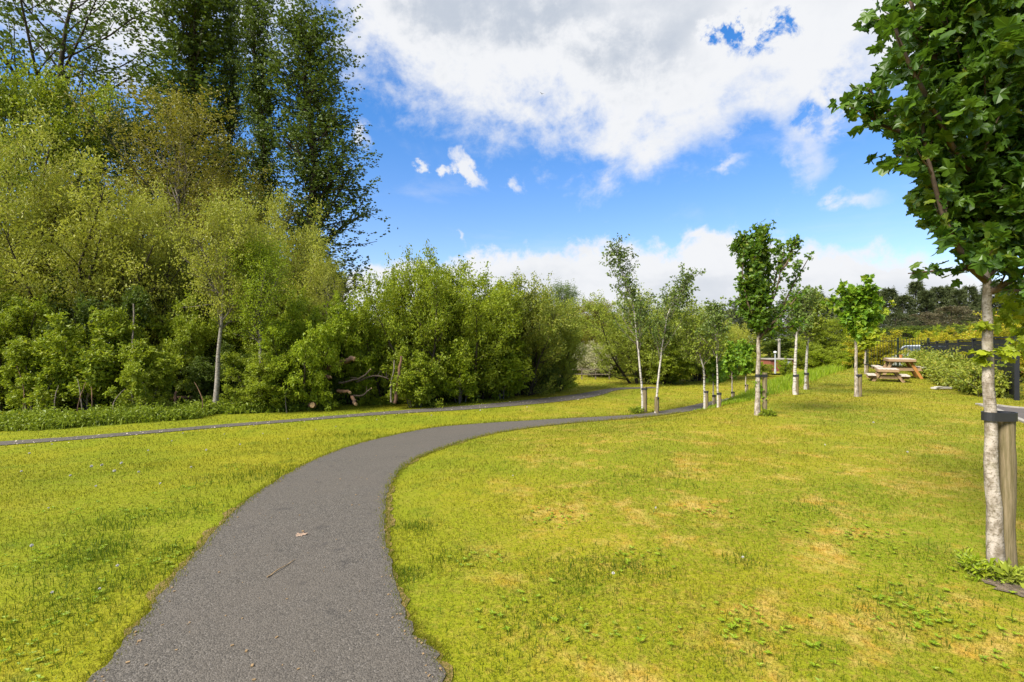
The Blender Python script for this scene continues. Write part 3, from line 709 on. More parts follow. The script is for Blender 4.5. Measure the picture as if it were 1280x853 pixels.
stick('fallen_branch', 'brown branch lying low in the brush pile with a cut pale end', 'branch', [(422, 489, 15.5), (430, 489.5, 15.4), (438, 491, 15.3)], .05, .045, 'redbark')
stick('fallen_branch', 'curved grey branch bowed along the bottom of the brush pile', 'branch', [(440, 495, 15.4), (452, 494.5, 15.4), (460, 489, 15.4), (464, 486, 15.4)], .03, .02, 'darkbark', side=2)
stick('fallen_branch', 'dead pale branch reaching towards the shrub bank from the brush pile', 'branch', [(446, 478, 15.8), (465, 470, 15.8), (476, 471, 15.7), (486, 474, 15.6)], .035, .014, 'darkbark', False, side=4)
stick('fallen_branch', 'short reddish stub hanging down in the dark hollow', 'branch', [(440, 495, 15.35), (443, 501, 15.25), (445, 505, 15.2)], .055, .05, 'redbark')
stick('log', 'cut log end lying on the verge under the bright overhanging bush', 'log', [(388, 506, 15.6), (389.5, 506.5, 15.3), (390.5, 507, 15.1)], .085, .085, 'redbark')
stick('log', 'small pale log lying in the shade beside the leaning birch', 'log', [(203, 507, 15.4), (206, 507, 15.2), (208, 507.5, 15.0)], .06, .06, 'redbark')
stick('log', 'long dark log lying among the stems left of the pale birch trunk', 'log', [(170, 509, 15.2), (200, 500, 15.8), (240, 497, 15.6)], .06, .05, 'redbark', side=4)
stick('tree_stump', 'thin reddish dead stump upright near the dark log', 'stump', [(218, 516, 14.9), (219, 505, 14.9), (220, 490, 15.0)], .05, .03, 'redbark')
stick('dead_stem', 'leaning brown bare stem in front of the shrub bank', 'stem', [(493, 504, 15.6), (496, 485, 15.6), (499, 465, 15.6), (502, 445, 15.7)], .06, .035, 'redbark', False)
stick('dead_stem', 'thin grey stem rising beside the leaning brown stem', 'stem', [(489, 503, 15.5), (489, 480, 15.6), (492, 465, 15.7), (493, 450, 15.8)], .028, .015, 'greybark', False)
stick('dead_stem', 'crooked pale stem at the wood edge left of the dark log', 'stem', [(182, 513, 14.4), (182, 490, 14.5), (176, 470, 14.5), (171, 452, 14.6)], .032, .016, 'greybark', False)
stick('dead_stem', 'straight thin pale stem rising high in the willows', 'stem', [(167, 512, 14.8), (167, 470, 15.0), (166, 420, 15.4), (167, 380, 15.8)], .035, .02, 'greybark', False)
for i, (px, top, Y) in enumerate([(27,455,15.0),(71,482,14.6),(96,478,14.3),(104,474,14.6),(112,484,14.5),(145,486,14.4),(250,478,15.4),(360,470,15.8)]):
    stick('dead_stem', 'thin bare brown stem standing at the shaded edge of the wood', 'stem', [(px, 527, Y - .9), (px + (-1) ** i * 3, (522 + top) / 2, Y - .85), (px + (i % 3 - 1) * 9 + 2, top, Y - .6)], .018, .007, 'greybark' if i % 2 else 'redbark', False)['group'] = 'bare stems at the wood edge'

# cream house behind the wood
hx, hy = -18.5, 36
h = thing('house', 'cream rendered house half hidden behind the wood', 'house', (hx, hy, -.5))
mb = MB(); mb.box((0, 0, 3.0), (11, 7, 6.0)); mb.raw([[-5.5,-3.5,6],[-5.5,3.5,6],[-5.5,0,7.4],[5.5,-3.5,6],[5.5,3.5,6],[5.5,0,7.4]], [[0,2,1],[3,4,5]])
obj('wall', mb.mesh('house_wall', M['render']), h)
mb = MB()
for sgn in (-1, 1): mb.box((0, sgn * 1.95, 6.72), (11.6, 4.35, .14), rx=-sgn * .38)
rf = obj('roof', mb.mesh('house_roof', M['slate']), h)
mb = MB(); mb.box((3.5, 0, 7.8), (.8, .6, 1.3)); obj('chimney', mb.mesh('chimney', M['brick']), rf)
wf = MB(); wf.box((0, 0, 0), (1.2, .1, 1.3)); wf = wf.mesh('window_frame', M['white']); wp = MB(); wp.box((0, -.06, 0), (1.02, .04, 1.12)); wp = wp.mesh('window_pane', M['glass'])
for wx in (-3.8, -1.2, 1.4, 4.0):
    for wz in (1.6, 4.4):
        o = obj('window', wf, h, (wx, -3.52, wz)); obj('pane', wp, o)

# ------------------------------------------------------------------ middle distance
for a in [('soft', 'leafy_bush', 'large pale green bush behind the two leading birches', 'bush', 803, 25.5, 364, 140, 'L_sage'),
          ('soft', 'leafy_bush', 'pale green bush behind the single-stemmed birch with the pale stake', 'bush', 868, 27, 386, 90, 'L_sage'),
          ('shrub', 'leafy_bush', 'low green bush at the foot of the large pale bush', 'bush', 832, 25.0, 432, 72, 'L_green'),
          ('soft', 'leafy_bush', 'yellowish bush behind the thin wispy young trees', 'bush', 908, 29, 402, 72, 'L_willow'),
          ('soft', 'hawthorn_bush', 'white blossoming hawthorn bush at the far end of the meadow', 'bush', 742, 30, 428, 60, 'L_blossom'),
          ('broad', 'broadleaf_tree', 'dark olive tree above the white hawthorn', 'tree', 740, 37, 378, 66, 'L_olive'),
          ('slim', 'broadleaf_tree', 'feathery thin tree rising behind the soft rounded bush', 'tree', 700, 31, 352, 48, 'L_birch'),
          ('shrub2', 'leafy_bush', 'dark bush beside the hawthorn behind the rail fence', 'bush', 762, 31, 432, 62, 'L_deep'),
          ('shrub3', 'leafy_bush', 'dark bush seen between the shrub bank and the hawthorn', 'bush', 715, 33, 440, 50, 'L_deep'),
          ('shrub', 'leafy_bush', 'bright green bush beyond the meadow end of the main path', 'bush', 926, 33, 438, 44, 'L_bright'),
          ('shrub2', 'leafy_bush', 'small green bush in front of the brick kiosk', 'bush', 953, 34, 452, 22, 'L_green'),
          ('shrub3', 'leafy_bush', 'upright light green bush right of the brick kiosk', 'bush', 982, 34, 447, 17, 'L_bright'),
          ('shrub', 'leafy_bush', 'green bush behind the pair of birches on the bank', 'bush', 1022, 36, 428, 60, 'L_green'),
          ('shrub2', 'leafy_bush', 'fresh green bush behind the long grass left of the round maple', 'bush', 1050, 34, 436, 50, 'L_bright'),
          ('shrub3', 'leafy_bush', 'dark bush filling the gap behind the meadow path', 'bush', 880, 34, 430, 70, 'L_deep'),
          ('broad', 'broadleaf_tree', 'green tree behind the rightmost birch of the bank pair', 'tree', 1035, 45, 398, 64, 'L_green')]:
    P(*a)
# conifers and far trees
CON = 'distant conifers along the skyline'
for i, (px, Y, top, w, k) in enumerate([(925,62,388,26,'pine3'),(905,66,402,30,'pine3'),(944,60,404,34,'pine'),(962,60,396,34,'pine2'),(985,58,400,34,'pine3'),(1003,66,392,34,'pine'),(1022,62,388,32,'pine2'),(1041,66,390,34,'pine'),
        (1060,70,384,34,'pine2'),(1112,72,384,26,'pine'),(1128,70,379,28,'pine2'),(1144,74,377,26,'pine'),(1158,70,374,26,'pine'),(1172,72,380,26,'pine2'),(1186,74,375,26,'pine'),(1199,70,376,26,'pine2'),
        (1212,72,381,24,'pine'),(1226,74,378,26,'pine2'),(1240,70,376,28,'pine'),(1256,72,372,28,'pine2'),(1272,70,372,28,'pine'),(1290,72,370,30,'pine'),(1310,70,372,30,'pine2'),(1096,76,386,30,'pine2'),(1340,72,372,34,'pine'),(1375,72,372,34,'pine2')]):
    P(k, 'conifer_tree', 'dark spiky conifer in the distant row along the skyline', 'conifer', px, Y, top - 17 + 8 * math.sin(i * 2.7), w * 1.4, 'L_pine', group=CON)
for i, (px, Y, top, w, mt) in enumerate([(1120,58,398,44,'L_pine'),(1150,60,394,44,'L_pinebrown'),(1190,58,392,50,'L_pinebrown'),(1225,60,396,44,'L_pine'),(1262,58,394,48,'L_pinebrown'),(1083,58,402,44,'L_pine'),(1300,58,392,60,'L_pine'),(1350,58,392,70,'L_pine')]):
    P('pine3', 'conifer_tree', 'rounded grey-brown conifer below the distant skyline row', 'conifer', px, Y, top - 6 + 5 * math.sin(i * 1.9), w * 1.25, mt, group='rounded conifers before the skyline row')
P('tallpine', 'conifer_tree', 'tall pine with a bare pale trunk beyond the meadow', 'conifer', 916, 52, 386, 30, wood='greybark')
P('tallpine', 'conifer_tree', 'second bare-trunked pine half behind the tall pine', 'conifer', 922, 53, 392, 26, rz=1.0, wood='greybark')
for i, (px, Y, top, w) in enumerate([(640,60,395,120),(705,60,395,110),(770,62,398,110),(835,64,402,100),(560,60,390,120),(890,62,410,70),(1000,50,418,90),(1060,52,420,80),(1130,52,414,80),(1190,50,412,90),(1260,48,408,110),(1340,46,404,130)]):
    P(('shrub', 'shrub3', 'broad')[i % 3], 'broadleaf_tree', 'indistinct green tree filling the skyline behind nearer bushes', 'tree', px, Y, top - 6, w * 1.25, ('L_deep', 'L_green')[i % 2], group='background trees behind the bushes')

# golden hedge and shrubs behind the railings
for a in [('shrub', 'golden_bush', 'golden-green bush behind the railings nearest the round maple', 1100, 31, 414, 62), ('shrub2', 'golden_bush', 'golden bush above the picnic tables behind the railings', 1140, 33, 416, 60),
          ('shrub3', 'golden_bush', 'golden bush with reddish tips over the black fence', 1185, 31, 412, 60), ('shrub', 'golden_bush', 'yellow bush beyond the near end of the black fence', 1262, 19, 388, 95),
          ('shrub2', 'golden_bush', 'green-gold bush over the middle of the black fence', 1222, 24, 414, 60)]:
    P(a[0], a[1], a[2], 'bush', a[3], a[4], a[5], a[6], 'L_gold')
P('shrub2', 'leafy_bush', 'rounded green bush standing above the black fence far end', 'bush', 1163, 38, 408, 24, 'L_bright')
P('shrub3', 'leafy_bush', 'dark green bush beyond the railings behind the pale car', 'bush', 1128, 37, 432, 70, 'L_green')

# post-and-rail fence at the far end of the meadow
fc = thing('rail_fence', 'low grey wooden rail fence in front of the hawthorn', 'fence', at(725, 476, 28))
mb = MB()
for k in range(5): mb.box((-1.4 + k * .75, 0, .25), (.06, .06, .9))
obj('post', mb.mesh('rail_post', M['greybark']), fc)
for z in (.35, .62):
    mb = MB(); mb.box((.1, -.06, z), (3.2, .03, .055)); obj('rail', mb.mesh('rail', M['greybark']), fc)

# low brick kiosk, posts
k = thing('kiosk', 'low red brick kiosk with a white flat roof edge beyond the meadow', 'building', (*at(971, 470, 36)[:2], -.5))
mb = MB(); mb.box((0, 0, .40), (1.7, 1.6, .80)); obj('wall', mb.mesh('kiosk_wall', M['brick']), k)
mb = MB(); mb.box((0, 0, .84), (1.85, 1.8, .07)); obj('roof', mb.mesh('kiosk_roof', M['concrete']), k)
mb = MB(); mb.box((.35, -.815, .38), (.5, .04, .7)); dr = obj('door', mb.mesh('kiosk_door', M['greymetal']), k)
mb = MB(); mb.box((.52, -.85, .4), (.04, .05, .14)); obj('handle', mb.mesh('handle', M['rubber']), dr)
lp = thing('lamp_post', 'slim grey lamp post standing in front of the brick kiosk', 'lamp post', (*at(969, 466, 33)[:2], -.5))
mb = MB(); mb.tube([(0, 0, 0), (0, 0, .25), (0, 0, .3), (0, 0, 1.3)], [.07, .07, .045, .04], 8); obj('post', mb.mesh('lamp_column', M['greymetal'], True), lp)
mb = MB(); mb.tube([(0, 0, 1.3), (0, 0, 1.33), (0, 0, 1.42), (0, 0, 1.45)], [.06, .1, .1, .03], 10); obj('lamp_head', mb.mesh('lamp_head', M['white'], True), lp)
up = thing('utility_pole', 'pale pole with a short cross arm behind the brick kiosk', 'pole', (*at(974, 470, 44)[:2], -.5))
mb = MB(); mb.tube([(0, 0, 0), (0, 0, 1), (0, 0, 2.3)], [.12, .115, .11], 8); obj('post', mb.mesh('pole', M['concrete'], True), up)
mb = MB(); mb.box((-.18, -.17, 2.2), (.45, .05, .06)); obj('cross_arm', mb.mesh('cross_arm', M['concrete']), up)

# ------------------------------------------------------------------ young staked trees
def young(name, label, cat, px_trunk, Y, r, key, crown, mat, wood, seed, group=None, n1=24, n2=6, nl=12, leaf=.055, asp=.75, ang=.55, up=.45, L1=.9, L2=.32, t0=.4, lobed=None, prof=None, n3=0, low=None, tp=1.0, jit=.03, sucker=None, limbs=None, smat=None, rough=0.0, lj=.25):
    rng = np.random.default_rng(seed)
    W_ = [at(px, py, Y) for px, py in px_trunk]; b = W_[0].copy(); b[2] = float(T(b[0], Y))
    pts = [w - b for w in W_]; pts[0] = np.array([pts[0][0], pts[0][1], -.08])
    o = thing(name, label, cat, b, 0, group)
    K = 26
    P0 = poly(rng, pts, K, r * .10)[None]
    q = np.linspace(0, 1, K); R0 = (r * (1 - .9 * q ** .9) + r * .45 * np.exp(-q * 24) + .003)[None]
    w = MB(); w.tubes(P0, R0, 14, rough=rough, rng=rng)
    P1, R1 = spawn(rng, P0, R0, n1, t0, .99, ang, .14, L1, lj, up, 7, .07, .55, prof, tp=tp)
    if limbs:
        X, XR = [], []
        for lb in limbs:
            L_ = poly(rng, [at(a, c, Y + dy) - b for a, c, dy in lb], 7, .006); X.append(L_); XR.append(np.linspace(.024, .008, 7))
        P1 = np.concatenate([P1, np.array(X)]); R1 = np.concatenate([R1, np.array(XR)])
    P2, R2 = spawn(rng, P1, R1, n2, .1, 1.0, .75, .22, L2, .3, up * .6, 5, .10, .6, lambda t: 1.1 - .4 * t, rmin=.002)
    bi = 1
    w.tubes(P1, R1, 6, bi); w.tubes(P2, R2, 4, bi)
    if n3: P3, R3 = spawn(rng, P2, R2, n3, .2, 1.0, .7, .25, L2 * .5, .3, up * .4, 4, .12, .6, rmin=.0015); w.tubes(P3, R3, 3)
    else: P3, R3 = P2, R2
    obj('trunk', w.mesh('trunk_wood', [M[wood], M['greybark' if wood == 'birchbark' else 'limbbark']], True), o)
    c = MB()
    fr = leaf_frames(rng, P3, R3, nl, .15, jit, .35, .55, .35, .9)
    fr1 = leaf_frames(rng, P1, R1, max(3, nl // 2), .3, jit, .3, .6, .3, .9)
    fr = tuple(np.concatenate([a_, b_]) for a_, b_ in zip(fr, fr1))
    if low is not None:                      # leaves below a height belong to the paler lower crown
        z = fr[0][:, 2] + .12 * rng.normal(size=len(fr[0])); m_ = z < low
        frl = tuple(a_[m_] for a_ in fr); fr = tuple(a_[~m_] for a_ in fr)
        leaf_quads(c, rng, frl, leaf, .25, asp, mi=1)
    if lobed is not None: leaf_lobed(c, rng, fr, leaf, .28, lobed)
    else: leaf_quads(c, rng, fr, leaf, .25, asp)
    obj('crown', c.mesh('crown', [M[mat], M['L_birchy']]), o)
    if sucker:
        c = MB()
        for (sx, sy, sr, sn) in sucker:
            cc = at(sx, sy, Y) - b; tw = cc + sr * .5 * rng.normal(size=(sn, 3)); tw2 = tw + .5 * sr * rng.normal(size=(sn, 3))
            Pq = np.stack([tw, (tw + tw2) / 2, tw2], 1)
            leaf_lobed(c, rng, leaf_frames(rng, Pq, np.ones((sn, 3)), 2, 0, .01, .3, .6, .2, .9), leaf * .8, .25, lobed if lobed is not None else PALM_S)
        obj('sucker_shoot', c.mesh('sucker_shoot', M[smat or mat]), o)
    return o

def stake(label, px, base, top, Y, wpx, trunk_px, ypx=None, dy=.0, group=None, mat='stake', thick=None):
    X = at(px, base, Y); z = float(T(X[0], Y + dy)); h = at(px, top, Y)[2] - z; r = wpx / F * Y / 2
    rng = np.random.default_rng(int(px))
    o = thing('tree_stake', label, 'stake', (X[0], Y + dy, z), 0, group)
    mb = MB(); zz = np.linspace(-.1, h, 9)
    Pp = np.stack([.004 * rng.normal(size=9), .004 * rng.normal(size=9), zz], 1)
    mb.tube(Pp, np.full(9, r) * (1 + .02 * rng.normal(size=9)), 14, rough=.01, rng=rng)
    mb.polys((mb.lastring[0, -1] * np.array([.93, .93, 1]) + np.array([0, 0, .006]))[None])
    obj('post', mb.mesh('stake_post', M[mat], True), o)
    # rubber strap looped round trunk and post
    ys = h - (h * .07 if ypx is None else 0) if ypx is None else at(px, ypx, Y)[2] - z
    dx = (trunk_px - px) / F * Y; tr = (thick if thick else r * .9) + .008; rr = r + .006
    L = math.hypot(dx, dy) or .01; ux, uy = dx / L, -dy / L; px_, py_ = -uy, ux
    ring = []
    for a in np.linspace(PI / 2, 3 * PI / 2, 12): ring.append((rr * (math.cos(a) * ux + math.sin(a) * px_), rr * (math.cos(a) * uy + math.sin(a) * py_)))
    for a in np.linspace(-PI / 2, PI / 2, 12): ring.append((dx + tr * (math.cos(a) * ux + math.sin(a) * px_), -dy + tr * (math.cos(a) * uy + math.sin(a) * py_)))
    ring = np.array(ring); hb = max(.028, h * .028) if ypx is None else .03
    ctr = ring.mean(0); inn = ring - unit(ring - ctr) * .008
    nn = len(ring)
    V = np.concatenate([np.concatenate([R_, np.full((nn, 1), ys + s_)], 1) for R_, s_ in ((ring, -hb), (ring, hb), (inn, hb), (inn, -hb))])
    i = np.arange(nn); j = (i + 1) % nn; q = []
    for a, b in ((0, 1), (1, 2), (2, 3), (3, 0)): q.append(np.stack([i + a * nn, j + a * nn, j + b * nn, i + b * nn], 1))
    s = MB(); s.raw(V, np.concatenate(q)); obj('strap', s.mesh('strap', M['rubber']), o)
    return o

def depth(px, py): return float(gnd(px, py)[1])

# the near sycamore
YS = depth(1246, 716)
near = young('sycamore_tree', 'large near sycamore with a lichen-mottled trunk and dense lobed leaves', 'tree',
    [(1245, 719), (1242, 640), (1239, 560), (1236, 470), (1234, 400), (1233, 345), (1236, 260), (1240, 150), (1242, 20), (1246, -130)], YS, .045, None, None, 'L_syc', 'sycbark', 101,
    n1=42, n2=10, nl=17, leaf=.082, ang=.68, up=.5, L1=.98, L2=.33, t0=.565, lobed=PALM, jit=.045, rough=.025,
    lj=.14, prof=lambda t: .32 + .98 * np.clip((t - .565) / .25, 0, 1) * np.clip((1.12 - t) / .4, 0, 1),
    limbs=[[(1233, 352, 0), (1205, 325, -.1), (1180, 275, -.15), (1160, 200, -.2), (1150, 130, -.2)], [(1235, 345, 0), (1262, 318, .1), (1280, 270, .2), (1292, 190, .2)],
           [(1233, 340, 0), (1218, 320, .2), (1185, 250, .3), (1140, 170, .3), (1085, 110, .3)], [(1235, 366, 0), (1258, 356, -.1), (1290, 330, -.2), (1330, 260, -.2)],
           [(1236, 250, 0), (1190, 180, -.2), (1140, 90, -.3), (1118, 20, -.3)], [(1236, 250, 0), (1185, 205, .1), (1130, 165, .2), (1085, 145, .2)], [(1238, 180, 0), (1180, 90, 0), (1145, 30, 0), (1130, -40, 0)]],
    sucker=[(1230, 445, .035, 9), (1262, 400, .08, 16), (1263, 442, .05, 8), (1272, 372, .08, 14), (1226, 405, .02, 3), (1290, 415, .12, 18), (1300, 380, .12, 14)], smat='L_sycyel')
stake('thick weathered stake strapped to the large near sycamore', 1258, 722, 526, YS, 18.5, 1238, 520.5, .0, thick=.041)

Y2 = depth(947, 519)
young('sycamore_tree', 'mid-size sycamore with a forked dark green crown on the lawn edge', 'tree', [(947, 519), (947, 480), (948, 440), (948, 410), (945, 385), (943, 345), (942, 308)], Y2, .055, None, None, 'L_syc2', 'sycbark', 102,
    n1=32, n2=9, nl=18, leaf=.074, ang=.5, up=.55, L1=.60, L2=.26, t0=.44, lobed=PALM_S, jit=.04,
    prof=lambda t: .45 + .75 * np.sin(PI * np.clip((t - .36) / .66, 0, 1)),
    limbs=[[(948, 415, 0), (962, 385, -.1), (974, 350, -.1), (980, 312, -.1)], [(949, 420, 0), (972, 395, .1), (992, 355, .1), (1010, 325, .1)], [(948, 425, 0), (965, 405, -.2), (985, 385, -.2), (1000, 365, -.2)],
           [(962, 385, -.1), (970, 345, .1), (974, 325, .2), (976, 308, .2)], [(947, 410, 0), (935, 380, -.1), (928, 345, -.1), (930, 310, -.1)], [(975, 340, -.1), (984, 328, -.2), (990, 314, -.2), (994, 306, -.2)], [(948, 420, 0), (965, 412, -.1), (985, 410, -.2), (1003, 402, -.2)]],
    sucker=[(951, 487, .07, 12), (956, 495, .06, 9), (946, 478, .05, 8), (949, 470, .04, 5), (950, 505, .04, 5)], smat='L_maple')
stake('timber stake strapped to the forked mid-size sycamore', 956, 520.5, 466, Y2, 5.6, 947.5, thick=.05)

YA = depth(803, 516.5)
young('birch_tree', 'tallest slim birch with a white leaning trunk and an airy ragged top', 'tree', [(803.5, 517), (802.5, 490), (799, 450), (796, 420), (791, 380), (781, 348), (771, 318)], YA, .034, None, None, 'L_birch', 'birchbark', 103,
    n1=36, n2=7, nl=10, leaf=.065, ang=.62, up=.45, L1=1.35, L2=.30, t0=.36, low=2.1, prof=lambda t: np.clip(1.12 - t, 0, 1) ** .7, jit=.035, lj=.3)
stake('brown stake beside the tallest white birch', 806, 517.5, 484, YA, 5.6, 803, thick=.035)
YB = depth(819.5, 517)
young('birch_tree', 'white birch with two upright tufts leaning away from the tallest birch', 'tree', [(819.5, 517), (822, 485), (825, 455), (829, 425), (836, 390), (845, 375), (853, 356)], YB, .032, None, None, 'L_birch', 'birchbark', 104,
    n1=34, n2=7, nl=10, leaf=.065, ang=.62, up=.4, L1=1.15, L2=.30, t0=.32, low=1.75, prof=lambda t: np.clip(1.25 - t, 0, 1) ** .9, jit=.035, lj=.35)
stake('short pale stake beside the birch with two upright tufts', 821, 517.5, 496.5, YB, 5.6, 820, thick=.033)
YC = depth(881, 512)
young('birch_tree', 'birch with a forked white stem and low yellow-green crown', 'tree', [(881, 512), (880.5, 490), (880, 465), (876, 448), (873, 432), (871, 418)], YC, .034, None, None, 'L_birchy', 'birchbark', 105,
    n1=30, n2=7, nl=11, leaf=.065, ang=.7, up=.3, L1=.95, L2=.30, t0=.42)
stake('pale stake beside the birch with the forked white stem', 883, 512, 488.5, YC, 4.6, 881, thick=.033)
YD = depth(897.5, 509.5)
young('birch_tree', 'very slender birch with a wispy grey-green tip', 'tree', [(897.5, 510), (897, 480), (896, 440), (894, 412), (893, 388)], YD, .026, None, None, 'L_birch', 'birchbark', 106,
    n1=24, n2=6, nl=9, leaf=.07, ang=.7, up=.35, L1=.9, L2=.26, t0=.38, low=1.9, prof=lambda t: np.clip(1.2 - t, 0, 1))
stake('dark stake beside the very slender birch', 899.5, 510, 491, YD, 4.2, 897.5, thick=.028)
YI = depth(993.5, 493.5)
young('birch_tree', 'birch with a bright white trunk, the nearer of the pair by the bank', 'tree', [(993.5, 494), (993.5, 465), (995, 430), (997, 408), (999, 392)], YI, .055, None, None, 'L_birch', 'birchbark', 107,
    n1=24, n2=6, nl=9, leaf=.08, ang=.5, up=.4, L1=.8, L2=.28, t0=.55)
stake('grey stake beside the nearer white birch by the bank', 995.5, 494, 468, YI, 5.2, 993.7, thick=.05)
YJ = depth(1007.3, 487)
young('birch_tree', 'feathery pale birch, the farther of the pair by the bank', 'tree', [(1007.3, 487.5), (1007.5, 462), (1010, 425), (1013, 400), (1017, 374)], YJ, .05, None, None, 'L_birch', 'birchbark', 108,
    n1=34, n2=7, nl=11, leaf=.085, ang=.65, up=.35, L1=1.0, L2=.34, t0=.44, low=3.0, prof=lambda t: np.clip(1.2 - t, 0, 1))
stake('grey stake beside the feathery birch by the bank', 1008.5, 487.5, 466, YJ, 4.6, 1007.4, thick=.05)
YK = depth(1071, 496)
young('maple_tree', 'round-headed young maple standing alone before the picnic tables', 'tree', [(1071, 496), (1070, 465), (1070, 435), (1070, 410), (1072, 392), (1074, 374)], YK, .05, None, None, 'L_maple', 'sycbark', 109,
    n1=26, n2=7, nl=9, leaf=.125, ang=.75, up=.35, L1=.66, L2=.24, t0=.46, lobed=PALM_S, prof=lambda t: .5 + .75 * np.sin(PI * np.clip((t - .4) / .62, 0, 1)))
stake('weathered stake leaning on the round-headed maple', 1074.5, 496, 467.5, YK, 5, 1071, thick=.05)
YL = 23.0
young('maple_tree', 'yellow-green maple half hidden behind the round-headed maple', 'tree', [(1082, 472), (1081.5, 450), (1083, 425), (1086, 395)], YL, .05, None, None, 'L_sycyel', 'sycbark', 110,
    n1=24, n2=7, nl=8, leaf=.14, ang=.8, up=.3, L1=.85, L2=.3, t0=.45, lobed=PALM_S)
stake('pale stake beside the yellow-green maple near the picnic tables', 1083.5, 472, 455, YL, 3.6, 1082, thick=.05)
for (px, py, tp_, st_, sd, lb, lb2) in [(891.5, 509.5, 444, 494, 111, 'small maple with a narrow crown between two slender birches', 'short stake beside the narrow-crowned small maple'),
        (915, 503, 439, 490, 112, 'small dark-leaved maple close to the bend of the far path', 'short stake beside the small dark-leaved maple'),
        (932, 495, 437, 481, 113, 'small maple beside the far path nearest the long grass', 'short stake beside the small maple nearest the long grass')]:
    Yk = depth(px, py)
    young('maple_tree', lb, 'tree', [(px, py), (px, (py + tp_) / 2), (px - 1, tp_)], Yk, .026, None, None, 'L_maple', 'sycbark', sd, n1=18, n2=6, nl=6, leaf=.10, ang=.6, up=.4, L1=.42, L2=.18, t0=.42, lobed=PALM_S)
    stake(lb2, px + 1.5, py, st_, Yk, 3.4, px, thick=.026)

# ------------------------------------------------------------------ hedge, fences, car on the right
rng = np.random.default_rng(60)
A_ = np.array([13.40, 13.6]); B_ = np.array([22.4, 28.0]); fd = unit(B_ - A_); L_ = np.linalg.norm(B_ - A_); fn = np.array([-fd[1], fd[0]])
fen = thing('panel_fence', 'black panelled fence behind the clipped hedge', 'fence', (*A_, float(T(*A_))), math.atan2(fd[1], fd[0]))
npan = 7; pw = L_ / npan
mbp = MB(); mbp.box((0, 0, .86), (.10, .10, 1.73)); mbp.box((0, 0, 1.735), (.12, .12, .02)); pm = mbp.mesh('fence_post', M['blackfence'])
for i in range(npan + 1): obj('post', pm, fen, (i * pw, 0, -.035 * i))
mbq = MB()
for z in np.arange(.12, 1.62, .152): mbq.box((pw / 2, .0, z + .07), (pw - .15, .035, .138))
mbq.box((pw / 2, -.03, 1.35), (pw - .15, .05, .07)); mbq.box((pw / 2, 0, 1.68), (pw - .15, .08, .04))
pq = mbq.mesh('fence_panel', M['blackfence'])
for i in range(npan): obj('panel', pq, fen, (i * pw, 0, -.035 * i))

hd = thing('hedge', 'loose green hedge growing along the black fence', 'hedge', (*A_, float(T(*A_))))
st = []; k = 620
t = rng.random(k) ** .9 * (L_ - 3.0) + .45; off = .32 + .36 * rng.random(k)
bx = A_[0] + fd[0] * t + fn[0] * off; by = A_[1] + fd[1] * t + fn[1] * off
hh = (.66 + .12 * np.sin(t * 1.9) + .15 * np.sin(t * 4.7 + 1)) * (.55 + .55 * rng.random(k))
b = np.stack([bx, by, T(bx, by)], 1) - np.array([*A_, float(T(*A_))])
P0 = np.stack([b + np.stack([.10 * q * rng.normal(size=k), .10 * q * rng.normal(size=k), hh * q / 3], 1) for q in range(4)], 1)
R0 = np.full((k, 4), .012) * np.linspace(1, .4, 4)
P1, R1 = spawn(rng, P0, R0, 9, .02, 1.0, .95, .25, .34, .35, .25, 4, .15, .7)
w = MB(); w.tubes(P0, R0, 4); obj('stem', w.mesh('hedge_stem', M['darkbark'], True), hd)
c = MB(); leaf_quads(c, rng, leaf_frames(rng, P1, R1, 14, .05, .05, .4, .6, .2, .8), .085, .3, .62)
obj('foliage', c.mesh('hedge_leaves', M['L_hedge']), hd)

ra = at(1084, 464, 27.0); rb = at(1152, 464, 27.5)
rl = thing('railing_fence', 'dark green vertical bar railings behind the picnic tables', 'fence', (ra[0], ra[1], float(T(ra[0], ra[1]))))
Lr = rb[0] - ra[0]; zt = 1.6
mb = MB()
for x in np.arange(.06, Lr, .155): mb.tube([(x, 0, .05), (x, 0, zt - .05), (x, 0, zt + .06)], [.013, .013, .004], 5)
obj('bar', mb.mesh('railing_bars', M['greenmetal']), rl)
for z in (.18, zt - .12):
    mb = MB(); mb.box((Lr / 2, .0, z), (Lr, .03, .045)); obj('rail', mb.mesh('railing_rail', M['greenmetal']), rl)
mb = MB(); mb.box((0, 0, zt / 2), (.07, .07, zt + .1)); pm = mb.mesh('railing_post', M['greenmetal'])
for x in (0, Lr / 2 + .02, Lr): obj('post', pm, rl, (x, .05, 0))

cx = at(1140, 460, 30.5)
car = thing('parked_car', 'pale silver-blue car parked behind the railings', 'car', (cx[0] + .6, cx[1], float(T(cx[0], cx[1]))), .25)
prof_ = [(-2.1, .32), (-2.12, .75), (-1.95, .92), (-1.15, 1.0), (-.55, 1.45), (.75, 1.5), (1.55, 1.05), (2.0, .98), (2.1, .7), (2.08, .32)]
mb = MB()
nv = len(prof_); V = []
for (yy, sc) in ((-.86, .0), (-.80, 1.), (.80, 1.), (.86, .0)):
    for (xx, zz) in prof_: V.append((xx * (1 if sc else .985), yy * (1 if zz < 1.02 else .84), zz if sc else min(zz, 1.0) * .985))
V = np.array(V); q = []
for r_ in range(3):
    for i in range(nv): q.append((r_ * nv + i, r_ * nv + (i + 1) % nv, (r_ + 1) * nv + (i + 1) % nv, (r_ + 1) * nv + i))
mb.raw(V, q); mb.polys(V[:nv][None]); mb.polys(V[3 * nv:][::-1][None])
obj('body', mb.mesh('car_body', M['carpaint']), car)
